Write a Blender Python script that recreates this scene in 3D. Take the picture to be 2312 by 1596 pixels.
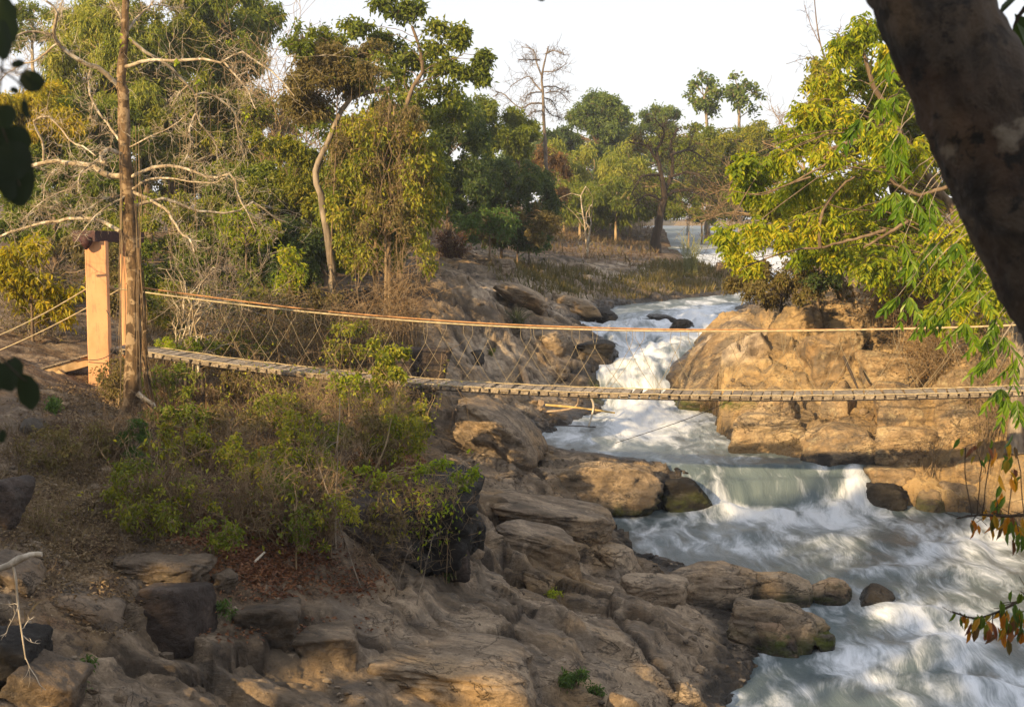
import bpy, math
import numpy as np
from math import radians as R

# ------------------------------------------------------------------ camera
for o in list(bpy.data.objects):
    bpy.data.objects.remove(o)
S = bpy.context.scene
H = 6.3                                   # eye height above the lower pool (z = 0)
F = 3176.0                                # focal length in the units of a 2312 px wide picture
PITCH = math.atan((798 - 480) / F)
cam = bpy.data.cameras.new('camera')
cam.sensor_width = 36.0
cam.lens = 36.0 * F / 2312.0
cam.clip_start = 0.05
cam.clip_end = 3000
cam.dof.use_dof = True
cam.dof.focus_distance = 27.0
cam.dof.aperture_fstop = 6.3
co = bpy.data.objects.new('camera', cam)
S.collection.objects.link(co)
co.location = (0, 0, H)
co.rotation_euler = (math.pi / 2 - PITCH, 0, 0)
S.camera = co

# ------------------------------------------------------------------ sky, sun, exposure
SUN_EL, SUN_AZ = 20.0, 38.0               # azimuth: degrees left of straight behind the camera
sx, sy = -math.sin(R(SUN_AZ)), -math.cos(R(SUN_AZ))
W = bpy.data.worlds.new('World')
S.world = W
W.use_nodes = True
nt = W.node_tree
nt.nodes.clear()
sky = nt.nodes.new('ShaderNodeTexSky')
sky.sky_type = 'NISHITA'
sky.sun_disc = False
sky.sun_elevation = R(SUN_EL)
sky.sun_rotation = math.atan2(sx, sy)     # rotation measured clockwise from +Y
sky.altitude = 300
sky.air_density = 1.0
sky.dust_density = 1.0
sky.ozone_density = 1.0
bg = nt.nodes.new('ShaderNodeBackground')
bg.inputs['Strength'].default_value = 0.085
wo = nt.nodes.new('ShaderNodeOutputWorld')
veil = nt.nodes.new('ShaderNodeMix')      # thin white high haze over the clear sky
veil.data_type = 'RGBA'
veil.inputs[0].default_value = 0.82
veil.inputs[7].default_value = (6.75, 6.7, 6.95, 1)
nt.links.new(sky.outputs[0], veil.inputs[6])
nt.links.new(veil.outputs[2], bg.inputs[0])
nt.links.new(bg.outputs[0], wo.inputs[0])
sl = bpy.data.lights.new('sun', 'SUN')
sl.energy = 5.0
sl.angle = R(0.6)
sl.color = (1.0, 0.71, 0.37)
so = bpy.data.objects.new('sun', sl)
S.collection.objects.link(so)
so.rotation_euler = (R(90 - SUN_EL), 0, math.atan2(sx, -sy))
S.view_settings.view_transform = 'Standard'
S.view_settings.look = 'None'
S.view_settings.gamma = 1.0
S.view_settings.exposure = 0.95
S.view_settings.use_curve_mapping = False
S.cycles.max_bounces = 6
S.cycles.diffuse_bounces = 3
S.cycles.glossy_bounces = 2
S.cycles.transmission_bounces = 3
S.cycles.transparent_max_bounces = 6
S.cycles.volume_bounces = 0

# ------------------------------------------------------------------ helpers
rng = np.random.default_rng(7)
CP, SP = math.cos(PITCH), math.sin(PITCH)

def ray(u, v):
    a, b = (np.asarray(u, float) - 1156) / F, (798 - np.asarray(v, float)) / F
    return a, b * SP + CP, b * CP - SP            # x, y, z per unit

def at(u, v, Y):
    x, y, z = ray(u, v)
    k = Y / y
    return np.array([x * k, Y, H + z * k])

def at_z(u, v, zz):
    x, y, z = ray(u, v)
    k = (zz - H) / z
    return np.array([x * k, y * k, zz])

def proj(x, y, z):
    dz = z - H
    f = y * CP - dz * SP
    f = np.where(np.abs(f) < 1e-3, 1e-3, f)
    return 1156 + F * x / f, 798 - F * (y * SP + dz * CP) / f

def px(n, Y):
    return n / F * Y

# --- vectorised gradient noise
_pr = np.random.default_rng(11)
_PERM = np.concatenate([_pr.permutation(256)] * 3)
_G = _pr.normal(size=(256, 3)); _G /= np.linalg.norm(_G, axis=1)[:, None]
def noise(x, y, z=0.0):
    x, y, z = np.broadcast_arrays(np.asarray(x, float), np.asarray(y, float), np.asarray(z, float))
    xi, yi, zi = np.floor(x).astype(int), np.floor(y).astype(int), np.floor(z).astype(int)
    xf, yf, zf = x - xi, y - yi, z - zi
    fu, fv, fw = [t * t * t * (t * (t * 6 - 15) + 10) for t in (xf, yf, zf)]
    xi &= 255; yi &= 255; zi &= 255
    out = 0
    for dx in (0, 1):
        wx = fu if dx else 1 - fu
        for dy in (0, 1):
            wy = fv if dy else 1 - fv
            for dz in (0, 1):
                wz = fw if dz else 1 - fw
                g = _G[_PERM[_PERM[_PERM[xi + dx] + yi + dy] + zi + dz]]
                out = out + wx * wy * wz * (g[..., 0] * (xf - dx) + g[..., 1] * (yf - dy) + g[..., 2] * (zf - dz))
    return out * 1.6

def fbm(x, y, z=0.0, octv=4, gain=0.5, lac=2.03):
    a, f, o = 1.0, 1.0, 0
    for i in range(octv):
        o = o + a * noise(x * f + 13.7 * i, y * f - 7.1 * i, np.asarray(z) * f + 3.3 * i)
        a *= gain; f *= lac
    return o

def ridged(x, y, z=0.0, octv=4):
    a, f, o = 1.0, 1.0, 0
    for i in range(octv):
        o = o + a * (1 - np.abs(noise(x * f + 5.2 * i, y * f + 9.4 * i, np.asarray(z) * f + 1.7 * i)) * 2)
        a *= .5; f *= 2.1
    return o

def sstep(a, b, x):
    t = np.clip((np.asarray(x, float) - a) / (b - a), 0, 1)
    return t * t * (3 - 2 * t)

# --- objects
def link(o, parent=None):
    S.collection.objects.link(o)
    if parent is not None:
        o.parent = parent
        o.matrix_parent_inverse = parent.matrix_world.inverted() if False else o.matrix_parent_inverse
    return o

def tag(o, label=None, cat=None, group=None, kind=None):
    for k, val in (('label', label), ('category', cat), ('group', group), ('kind', kind)):
        if val: o[k] = val
    return o

def thing(name, label, cat, loc=(0, 0, 0), group=None):
    o = bpy.data.objects.new(name, None)
    o.empty_display_size = 0.2
    o.location = [float(c) for c in loc]
    link(o)
    return tag(o, label, cat, group)

def mesh(name, verts, faces, mat, parent=None, smooth=True, attrs=None, uv=None, pivot=None):
    """verts (N,3) in world space, faces (M,k) or a list of such arrays"""
    verts = np.asarray(verts, float)
    if parent is not None:
        org = np.array(parent.location) if parent.parent is None else np.array(parent.location) + np.array(parent.parent.location)
    elif pivot is not None:
        org = np.array(pivot, float)
    else:
        org = np.zeros(3)
    fl = faces if isinstance(faces, (list, tuple)) else [faces]
    fl = [np.asarray(f, np.int32) for f in fl if len(f)]
    me = bpy.data.meshes.new(name)
    me.vertices.add(len(verts))
    me.vertices.foreach_set('co', (verts - org).astype(np.float32).ravel())
    idx = np.concatenate([f.ravel() for f in fl])
    tot = np.concatenate([np.full(len(f), f.shape[1], np.int32) for f in fl])
    me.loops.add(len(idx))
    me.loops.foreach_set('vertex_index', idx.astype(np.int32))
    me.polygons.add(len(tot))
    st = np.zeros(len(tot), np.int32); st[1:] = np.cumsum(tot)[:-1]
    me.polygons.foreach_set('loop_start', st)
    me.polygons.foreach_set('loop_total', tot)
    me.polygons.foreach_set('use_smooth', np.full(len(tot), bool(smooth)))
    if attrs:
        for k, a in attrs.items():
            at_ = me.attributes.new(k, 'FLOAT', 'POINT')
            at_.data.foreach_set('value', np.asarray(a, np.float32))
    if uv is not None:
        l = me.uv_layers.new(name='UVMap')
        l.data.foreach_set('uv', np.asarray(uv, np.float32)[idx].ravel())
    me.update(calc_edges=True)
    me.validate()
    me.materials.append(mat)
    o = bpy.data.objects.new(name, me)
    o.location = [float(c) for c in ((0, 0, 0) if parent is not None else org)]
    link(o, parent)
    return o

class Geo:
    """collects pieces that become ONE mesh"""
    def __init__(s): s.v = []; s.f = {}; s.n = 0
    def add(s, v, f):
        v = np.asarray(v, float).reshape(-1, 3); f = np.asarray(f, np.int64)
        if not len(f): return
        s.v.append(v); s.f.setdefault(f.shape[1], []).append(f + s.n); s.n += len(v)
    def build(s, name, mat, parent=None, **k):
        return mesh(name, np.concatenate(s.v), [np.concatenate(a) for a in s.f.values()], mat, parent, **k)
    def tubes(s, P, Rr, sides=5, cap=True, rough=0.0):
        """P (N,K,3) polylines, Rr (N,K) radii"""
        P = np.asarray(P, float)
        if P.ndim == 2: P = P[None]
        N, K, _ = P.shape
        if N == 0: return
        Rr = np.broadcast_to(np.asarray(Rr, float), (N, K))
        T = np.gradient(P, axis=1)
        T /= np.linalg.norm(T, axis=2, keepdims=True) + 1e-9
        m = T.mean(1)
        ref = np.where(np.abs(m[:, :1]) < .6, [[1., 0, 0]], np.where(np.abs(m[:, 1:2]) < .6, [[0, 1., 0]], [[0, 0, 1.]]))
        A = np.cross(T, ref[:, None, :]); A /= np.linalg.norm(A, axis=2, keepdims=True) + 1e-9
        B = np.cross(T, A)
        an = np.arange(sides) / sides * 2 * np.pi
        rr = Rr[:, :, None] * (1 + rough * rng.normal(size=(N, K, sides))) if rough else np.repeat(Rr[:, :, None], sides, 2)
        V = P[:, :, None, :] + rr[..., None] * (np.cos(an)[None, None, :, None] * A[:, :, None, :] + np.sin(an)[None, None, :, None] * B[:, :, None, :])
        i = np.arange(N)[:, None, None] * K * sides; k = np.arange(K - 1)[None, :, None] * sides; j = np.arange(sides)[None, None, :]
        a = i + k + j; b = i + k + (j + 1) % sides
        s.add(V, np.stack([a, b, b + sides, a + sides], -1).reshape(-1, 4))
        if cap:
            s.add(V[:, -1].reshape(-1, 3), (np.arange(N)[:, None] * sides + np.arange(sides)[None]))
            s.add(V[:, 0, ::-1].reshape(-1, 3), (np.arange(N)[:, None] * sides + np.arange(sides)[None]))
    def box(s, c, ax, ay, az):
        """centre and three half-axis vectors"""
        c, ax, ay, az = [np.asarray(q, float) for q in (c, ax, ay, az)]
        sg = np.array([(-1, -1, -1), (1, -1, -1), (1, 1, -1), (-1, 1, -1), (-1, -1, 1), (1, -1, 1), (1, 1, 1), (-1, 1, 1)], float)
        s.add(c + sg[:, :1] * ax + sg[:, 1:2] * ay + sg[:, 2:] * az,
              [(3, 2, 1, 0), (4, 5, 6, 7), (0, 1, 5, 4), (1, 2, 6, 5), (2, 3, 7, 6), (3, 0, 4, 7)])

def resample(P, n):
    """smooth a polyline (Catmull-Rom) to n points"""
    P = np.asarray(P, float)
    if len(P) == 2:
        return P[0] + (P[1] - P[0]) * np.linspace(0, 1, n)[:, None]
    Q = np.vstack([2 * P[0] - P[1], P, 2 * P[-1] - P[-2]])
    t = np.linspace(0, len(P) - 1 - 1e-6, n); i = t.astype(int); f = (t - i)[:, None]
    a, b, c, d = Q[i], Q[i + 1], Q[i + 2], Q[i + 3]
    return .5 * (2 * b + (c - a) * f + (2 * a - 5 * b + 4 * c - d) * f ** 2 + (3 * b - a - 3 * c + d) * f ** 3)

def unit(a):
    return a / (np.linalg.norm(a, axis=-1, keepdims=True) + 1e-9)

# ------------------------------------------------------------------ materials
MATS = {}
class NT:
    def __init__(s, name):
        s.m = bpy.data.materials.new(name); s.m.use_nodes = True
        s.t = s.m.node_tree; s.t.nodes.clear()
        s.out = s.t.nodes.new('ShaderNodeOutputMaterial')
    def n(s, typ, ins=None, **kw):
        nd = s.t.nodes.new(typ)
        for k, v in kw.items(): setattr(nd, k, v)
        for k, v in (ins or {}).items():
            if isinstance(v, bpy.types.NodeSocket): s.t.links.new(v, nd.inputs[k])
            else: nd.inputs[k].default_value = v
        return nd
    def ramp(s, fac, stops, interp='LINEAR'):
        nd = s.n('ShaderNodeValToRGB', {0: fac})
        cr = nd.color_ramp; cr.interpolation = interp
        while len(cr.elements) < len(stops): cr.elements.new(0.5)
        for e, (p, c) in zip(cr.elements, stops):
            e.position = p; e.color = (*c, 1) if len(c) == 3 else c
        return nd.outputs[0]
    def mix(s, f, a, b):
        nd = s.n('ShaderNodeMix', data_type='RGBA')
        for i, v in ((0, f), (6, a), (7, b)):
            if isinstance(v, bpy.types.NodeSocket): s.t.links.new(v, nd.inputs[i])
            else: nd.inputs[i].default_value = v if i == 0 else (*v, 1)
        return nd.outputs[2]
    def math(s, op, a, b=0.0, c=0.0, clamp=False):
        nd = s.n('ShaderNodeMath', operation=op, use_clamp=clamp)
        for i, v in enumerate((a, b, c)):
            if isinstance(v, bpy.types.NodeSocket): s.t.links.new(v, nd.inputs[i])
            else: nd.inputs[i].default_value = v
        return nd.outputs[0]
    def mapr(s, x, a, b, c=0.0, d=1.0):
        nd = s.n('ShaderNodeMapRange', {0: x, 1: a, 2: b, 3: c, 4: d}, interpolation_type='SMOOTHSTEP')
        return nd.outputs[0]
    def noise(s, vec, scale, detail=4, rough=.55, dist=0.0):
        return s.n('ShaderNodeTexNoise', {'Vector': vec, 'Scale': scale, 'Detail': detail, 'Roughness': rough, 'Distortion': dist}).outputs[0]
    def attr(s, nm): return s.n('ShaderNodeAttribute', attribute_name=nm).outputs['Fac']
    def pos(s): return s.n('ShaderNodeNewGeometry').outputs['Position']
    def scaled(s, vec, sc, rot=(0, 0, 0)):
        return s.n('ShaderNodeMapping', {'Vector': vec, 'Scale': sc, 'Rotation': rot}).outputs[0]
    def bump(s, h, st, d):
        return s.n('ShaderNodeBump', {'Height': h, 'Strength': st, 'Distance': d}).outputs[0]
    def done(s, bsdf):
        s.t.links.new(bsdf, s.out.inputs[0]); return s.m

def leaf_mat(name, cols, rough=.5, trans=.35, big=.7, amt=.35):
    """cols: palette from dark to light, one random pick per leaf plus slow patches"""
    if name in MATS: return MATS[name]
    t = NT(name)
    r = t.n('ShaderNodeNewGeometry')
    nz = t.noise(r.outputs['Position'], big, 2)
    f = t.math('ADD', t.math('MULTIPLY', r.outputs['Random Per Island'], 1 - amt), t.math('MULTIPLY', t.mapr(nz, .3, .7), amt))
    c = t.ramp(f, [(i / max(1, len(cols) - 1), k) for i, k in enumerate(cols)])
    b = t.n('ShaderNodeBsdfPrincipled', {'Base Color': c, 'Roughness': rough, 'Specular IOR Level': .25})
    hs = t.n('ShaderNodeHueSaturation', {'Color': c, 'Hue': .49, 'Saturation': 1.1, 'Value': 1.5})
    tr = t.n('ShaderNodeBsdfTranslucent', {'Color': hs.outputs[0]})
    mx = t.n('ShaderNodeMixShader', {0: trans})
    t.t.links.new(b.outputs[0], mx.inputs[1]); t.t.links.new(tr.outputs[0], mx.inputs[2])
    MATS[name] = t.done(mx.outputs[0])
    return MATS[name]

def bark_mat(name, dark, light, spot=None, scale=9.0, rough=.85):
    if name in MATS: return MATS[name]
    t = NT(name)
    p = t.pos()
    st = t.scaled(p, (1, 1, .28))
    n1 = t.noise(st, scale, 5, .6)
    c = t.mix(t.mapr(n1, .35, .68), dark, light)
    if spot:
        c = t.mix(t.mapr(t.noise(p, scale * .6, 3, .6, .6), .52, .62), c, spot)
    b = t.n('ShaderNodeBsdfPrincipled', {'Base Color': c, 'Roughness': rough, 'Specular IOR Level': .2, 'Normal': t.bump(n1, .6, .02)})
    MATS[name] = t.done(b.outputs[0])
    return MATS[name]

def flat_mat(name, col, rough=.7, var=.25, scale=12):
    if name in MATS: return MATS[name]
    t = NT(name)
    n1 = t.noise(t.pos(), scale, 4)
    d = [c * (1 - var) for c in col]; l = [min(1, c * (1 + var)) for c in col]
    b = t.n('ShaderNodeBsdfPrincipled', {'Base Color': t.mix(t.mapr(n1, .3, .7), d, l), 'Roughness': rough, 'Specular IOR Level': .25, 'Normal': t.bump(n1, .25, .01)})
    MATS[name] = t.done(b.outputs[0])
    return MATS[name]

def rock_mat(name, dark, mid, light, ochre=(.42, .27, .12), use_attr=True, stain=.5, lich=(.05, .045, .04)):
    if name in MATS: return MATS[name]
    t = NT(name)
    p = t.pos()
    pd = t.scaled(t.scaled(p, (1, 1, 1), (0, .12, .38)), (.5, 1.05, 1.25))      # grain of the beds
    n1 = t.noise(pd, .55, 6, .62, .4)
    n2 = t.noise(pd, 3.2, 6, .65)
    n3 = t.noise(p, 20, 7, .75)
    f = t.math('ADD', t.math('MULTIPLY', n1, .6), t.math('MULTIPLY', n2, .4))
    c = t.ramp(t.mapr(f, .38, .62), [(0, dark), (.45, mid), (1, light)])
    c = t.mix(t.mapr(t.noise(p, .8, 3, .5), .5, .68, 0, .55), c, ochre)
    # grey weathering and black lichen with outlines of their own
    c = t.mix(t.mapr(t.noise(pd, 1.1, 7, .7, .5), .49, .60, 0, stain), c, tuple(k * .62 for k in (.17, .155, .14)))
    c = t.mix(t.mapr(t.noise(pd, 4.5, 7, .78, .4), .53, .63, 0, .8), c, lich)
    c = t.mix(t.mapr(t.noise(p, 2.4, 6, .7, .5), .55, .66, 0, .45), c, tuple(min(.6, k * 1.35) for k in light))
    c = t.mix(t.mapr(n3, .38, .62, 0, .42), c, tuple(k * .45 for k in mid))
    ck = t.noise(t.scaled(p, (.5, .35, 1.6), (0, .2, .6)), 1.5, 5, .62, .6)
    crack = t.math('MULTIPLY', t.mapr(t.math('ABSOLUTE', t.math('SUBTRACT', ck, .5)), 0.0, .011, 1, 0), t.mapr(n1, .42, .58))
    c = t.mix(t.math('MULTIPLY', crack, .4), c, (.03, .024, .02))
    rough = .85
    if use_attr:
        so_ = t.math('MULTIPLY', t.attr('soil'), t.mapr(t.noise(p, 2.2, 5, .65), .3, .62), clamp=True)
        lc = t.ramp(t.noise(p, 30, 4, .8), [(.3, (.022, .015, .010)), (.46, (.06, .038, .022)), (.55, (.13, .08, .045)), (.68, (.22, .14, .08))])
        c = t.mix(so_, c, lc)
        oc = t.ramp(t.noise(pd, 1.6, 6, .7), [(.32, (.17, .11, .05)), (.5, (.37, .25, .115)), (.66, (.50, .37, .19))])
        c = t.mix(t.math('MULTIPLY', t.attr('ochre'), .85), c, oc)
        c = t.mix(t.math('MULTIPLY', t.attr('ochre'), t.mapr(t.noise(p, 1.1, 7, .72, .4), .47, .6, 0, .75)), c, (.16, .125, .085))
        c = t.mix(t.math('MULTIPLY', t.attr('ochre'), t.mapr(t.noise(p, 7, 6, .75), .55, .64, 0, .6)), c, (.09, .065, .04))
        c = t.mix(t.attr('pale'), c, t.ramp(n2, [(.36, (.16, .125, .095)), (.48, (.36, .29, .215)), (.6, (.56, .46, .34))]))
        c = t.mix(t.math('MULTIPLY', t.attr('joint'), .8), c, (.028, .021, .016))
        wet = t.math('MULTIPLY', t.attr('wet'), t.mapr(t.noise(p, 2.5, 4, .6), .25, .5), clamp=True)
        c = t.mix(t.math('MULTIPLY', wet, .93), c, (.022, .02, .018))
        c = t.mix(t.math('MULTIPLY', t.attr('moss'), t.mapr(n2, .4, .6), clamp=True), c, (.07, .085, .015))
        rough = t.mapr(wet, 0, 1, .85, .3)
    hgt = t.math('ADD', t.math('ADD', t.math('MULTIPLY', n2, 1.0), t.math('MULTIPLY', n3, .35)), t.math('MULTIPLY', crack, -.35))
    b = t.n('ShaderNodeBsdfPrincipled', {'Base Color': c, 'Roughness': rough, 'Specular IOR Level': .25, 'Normal': t.bump(hgt, 1.0, .11)})
    MATS[name] = t.done(b.outputs[0])
    return MATS[name]
# ------------------------------------------------------------------ river: level and banks as functions of the distance y
# picture row of the waterline, water level there, left and right waterline columns
RIV = [(530, 4.75, 1380, 1800), (545, 4.35, 1500, 1770), (575, 4.0, 1535, 1830), (600, 3.7, 1590, 1850), (620, 3.5, 1660, 1880), (640, 3.25, 1715, 1900),
       (655, 3.0, 1720, 1850), (665, 2.92, 1660, 1730), (675, 2.86, 1540, 1705), (690, 2.8, 1392, 1670), (715, 2.68, 1350, 1635),
       (740, 2.55, 1305, 1610), (760, 2.42, 1345, 1590), (780, 2.28, 1400, 1572), (800, 2.12, 1400, 1545), (825, 1.9, 1365, 1515),
       (850, 1.68, 1335, 1500), (880, 1.35, 1340, 1498), (905, 1.12, 1358, 1530), (930, 1.0, 1378, 1600), (948, .95, 1340, 1632),
       (965, .92, 1255, 1612), (985, .88, 1228, 1630), (1005, .86, 1245, 1665), (1020, .84, 1300, 1720), (1040, .80, 1430, 1835),
       (1052, .76, 1490, 1925), (1064, .70, 1560, 1930), (1082, .52, 1600, 1935), (1110, .24, 1625, 1952), (1135, .06, 1615, 1990),
       (1160, -.02, 1430, 2200), (1185, -.03, 1350, 2300), (1210, -.04, 1345, 2370), (1250, -.08, 1440, 2430), (1285, -.12, 1535, 2480),
       (1320, -.16, 1600, 2520), (1380, -.22, 1690, 2580), (1450, -.28, 1715, 2650), (1500, -.31, 1728, 2700), (1540, -.33, 1690, 2740),
       (1596, -.36, 1640, 2800)]
rY, rZ, rL, rR = [], [], [], []
for v, z, a, b in RIV:
    p, q = at_z(a, v, z), at_z(b, v, z)
    rY.append(p[1]); rZ.append(z); rL.append(p[0]); rR.append(q[0])
rY, rZ, rL, rR = [np.array(q) for q in (rY, rZ, rL, rR)]
o_ = np.argsort(rY); rY, rZ, rL, rR = rY[o_], rZ[o_], rL[o_], rR[o_]
rY = np.concatenate([[-60, 10], rY, [150, 400]]); rZ = np.concatenate([[-.7, -.5], rZ, [4.9, 5]])
rL = np.concatenate([[7, 4.6], rL, [14, 40]]); rR = np.concatenate([[20, 12], rR, [40, 90]])
_yy = np.concatenate([np.arange(-60, 60, .1), np.arange(60, 400, .5)])
def _sm(a):
    b = np.interp(_yy, rY, a); k = np.array([1, 2, 3, 2, 1.]) / 9
    return np.convolve(np.pad(b, 2, 'edge'), k, 'valid')
_lv, _ll, _lr = _sm(rZ), _sm(rL), _sm(rR)
def level(y): return np.interp(y, _yy, _lv)
def bankd(x, y): return np.maximum(np.interp(y, _yy, _ll) - x, x - np.interp(y, _yy, _lr))

# ------------------------------------------------------------------ ground heights: points read off the slopes
CT = []
def pz(*rows):
    for u, v, z in rows: CT.append(at_z(u, v, z))
def pw(*rows):
    for r in rows: CT.append(np.array(r, float))
# near left bank, bottom of the frame upwards
pz((0, 1596, 2.1), (300, 1596, 1.75), (600, 1596, 1.35), (900, 1596, 1.0), (1200, 1596, .6), (1500, 1596, 0.05),
   (0, 1450, 2.35), (250, 1450, 2.05), (450, 1450, 1.75), (800, 1440, 1.45), (1000, 1430, 1.2), (1250, 1420, .9), (1480, 1430, .5),
   (0, 1300, 2.65), (250, 1310, 2.35), (450, 1290, 2.3), (700, 1300, 1.95), (950, 1310, 1.5), (1150, 1330, 1.15), (1350, 1340, .75), (1500, 1340, .35),
   (0, 1180, 2.85), (200, 1190, 2.7), (450, 1190, 2.55), (700, 1180, 2.4), (880, 1130, 2.35), (1000, 1085, 2.35),
   (0, 1060, 3.1), (200, 1050, 3.0), (450, 1060, 2.75), (700, 1050, 2.55), (900, 1010, 2.4),
   (0, 950, 3.4), (60, 900, 3.6), (210, 912, 2.85), (300, 955, 2.8), (480, 950, 2.6), (700, 930, 2.5), (880, 900, 2.35),
   (0, 845, 3.75), (120, 850, 3.3))
# hollow behind the knoll, then the brown slope beyond
pw((-.9, 23.6, 1.6), (-.2, 25.2, 1.35), (.4, 22.8, 1.15), (-2.2, 25.5, 2.0))
pz((1120, 1240, 1.3), (1200, 1260, 1.0), (1350, 1290, .6), (1100, 1120, 1.15), (1200, 1150, .8), (1300, 1190, .25), (1150, 1050, 1.2),
   (1000, 1000, 1.55), (1100, 980, 1.45), (1180, 960, 1.15), (1250, 1060, 1.0), (1400, 1120, .75),
   (1020, 920, 2.05), (1150, 900, 1.65), (1280, 890, 1.35), (950, 850, 2.7), (1100, 840, 2.15), (1250, 830, 1.95), (900, 780, 3.1), (1100, 790, 2.6),
   (1250, 770, 2.6), (1000, 720, 3.55), (1150, 720, 3.3), (1270, 700, 3.2), (1000, 625, 4.55), (1100, 650, 4.2), (1200, 680, 3.5), (1330, 680, 3.15))
# under the deck on the left and the wooded slope behind
pz((350, 880, 2.75), (600, 880, 2.6), (800, 850, 2.6), (450, 800, 3.1), (650, 780, 3.15), (800, 730, 3.4), (300, 760, 3.5), (100, 770, 3.6),
   (600, 680, 3.8), (850, 650, 4.1), (300, 650, 4.1), (900, 580, 4.6), (1000, 570, 4.75))
# grassy shelf upstream
pz((1130, 610, 4.3), (1250, 640, 3.75), (1400, 650, 3.35), (1550, 650, 3.2), (1660, 645, 3.15), (1300, 600, 4.1), (1450, 600, 3.9), (1560, 592, 3.7),
   (1350, 550, 4.7), (1250, 545, 4.8), (1480, 562, 4.3), (1545, 566, 4.0), (1100, 550, 4.9))
pw((-25, 60, 5.2), (-10, 60, 5.3), (-30, 90, 6), (-10, 90, 5.6), (8, 95, 5.3), (15, 118, 5.35), (25, 118, 5.4), (0, 120, 5.7), (-40, 45, 5.2), (-20, 40, 4.6),
   (40, 120, 6), (0, 200, 7), (-60, 150, 8), (60, 200, 7), (-150, 300, 10), (150, 300, 9), (0, 390, 9), (-200, 0, 8), (200, 0, 8), (-100, -50, 6), (100, -50, 6))
# right bank: toe, clay cliff, crest
pz((1680, 985, 1.1), (1720, 930, 1.55), (1850, 1000, 1.15), (1900, 950, 1.6), (2050, 1010, 1.2), (2150, 1100, .55), (2260, 1100, .7), (2260, 1000, 1.45),
   (1650, 890, 1.85), (1560, 850, 1.95), (1750, 850, 2.3), (1900, 870, 2.25), (2050, 880, 2.1), (2200, 890, 2.0),
   (1640, 770, 3.0), (1720, 740, 3.25), (1800, 760, 3.15), (1840, 700, 3.75), (1920, 685, 3.95), (2000, 720, 3.7), (1920, 790, 2.9), (2050, 790, 3.0), (2180, 790, 2.9),
   (1620, 720, 3.05), (1690, 690, 3.5), (2150, 690, 4.1), (2300, 700, 4.1), (2300, 850, 2.5))
pw((14, 40, 4.3), (20, 45, 4.6), (11, 44, 4.0), (12.5, 60, 4.4), (18, 60, 4.8), (16, 33, 3.6), (14, 28, 2.9), (13.5, 24, 2.9), (18, 24, 3.6), (30, 30, 5), (30, 50, 5.5),
   (14.5, 20, 2.5), (16, 14, 2.5), (22, 10, 4), (35, 90, 5.6))
# the viewer's own ledge
pw((-6, 8, 3.3), (-2, 8, 3.0), (2, 8, 2.6), (5, 9, 1.2), (-10, 12, 2.9), (-3, 5, 4.2), (0, 4, 4.55), (3, 4.5, 4.5), (2.3, 3, 4.7), (5, 5, 3.2), (0, -2, 4.75), (-8, 0, 4.9), (6, 0, 3.8), (0, -10, 5.0), (-20, 5, 4.6), (-20, -10, 5.2), (-15, 15, 4.0), (-12, 22, 3.8), (-16, 28, 4.1),
   (-30, 20, 4.8), (10, -10, 2))
for (v_, z_, a_, b_) in RIV[3:]:
    p_, q_ = at_z(a_, v_, z_), at_z(b_, v_, z_)
    for w_ in (p_, q_):
        w_ = w_.copy(); w_[2] = z_ + .06
        if min((abs(w_[0] - c[0]) + abs(w_[1] - c[1]) for c in CT)) > .35: CT.append(w_)
    m_ = .5 * (p_ + q_); m_[2] = z_ - .7; CT.append(m_)
CT = np.array(CT)
def _phi(r2): return np.sqrt(r2 + .35 ** 2)
_d2 = ((CT[:, None, :2] - CT[None, :, :2]) ** 2).sum(-1)
_n = len(CT)
_A = np.zeros((_n + 3, _n + 3))
_A[:_n, :_n] = _phi(_d2) + np.eye(_n) * -.02
_A[:_n, _n] = 1; _A[:_n, _n + 1:] = CT[:, :2] / 50; _A[_n:, :_n] = _A[:_n, _n:].T
_w = np.linalg.solve(_A, np.concatenate([CT[:, 2], [0, 0, 0]]))
def base_h(x, y):
    sh = np.shape(x); x = np.ravel(x); y = np.ravel(y); out = np.empty(len(x))
    for i in range(0, len(x), 20000):
        a, b = x[i:i + 20000], y[i:i + 20000]
        K = _phi((a[:, None] - CT[None, :, 0]) ** 2 + (b[:, None] - CT[None, :, 1]) ** 2)
        out[i:i + 20000] = K @ _w[:_n] + _w[_n] + (a * _w[_n + 1] + b * _w[_n + 2]) / 50
    return out.reshape(sh)

def soil_mask(x, y, z):
    """leaf litter and earth instead of bare rock"""
    u, v = proj(x, y, z)
    def blob(cu, cv, ru, rv): return 1 - sstep(.75, 1.15, np.sqrt(((u - cu) / ru) ** 2 + ((v - cv) / rv) ** 2))
    m = np.maximum.reduce([blob(330, 1060, 520, 170), blob(620, 1230, 290, 150), blob(120, 1130, 260, 190), blob(870, 1060, 130, 100), blob(250, 860, 600, 120), blob(600, 780, 360, 120),
                           blob(160, 1330, 130, 130), blob(1000, 1230, 60, 60) * .6])
    m = np.where(y > 29, np.maximum(m, (u < 930) * 1.0), m)
    m = np.where(y > 34, np.maximum(m, sstep(1010, 930, u) * 1.0), m)
    m = np.where((y > 62), np.maximum(m, sstep(640, 590, v)), m)
    m = np.where(y < 9, 1.0, m)
    m = np.where((x > 9) & (y > 36), 1.0, m)
    return np.clip(m, 0, 1)

def right_bank(x, y): return sstep(0, 1.2, x - .5 * (np.interp(y, _yy, _ll) + np.interp(y, _yy, _lr))) * sstep(27.5, 29, y) * sstep(48, 44, y)

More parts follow.
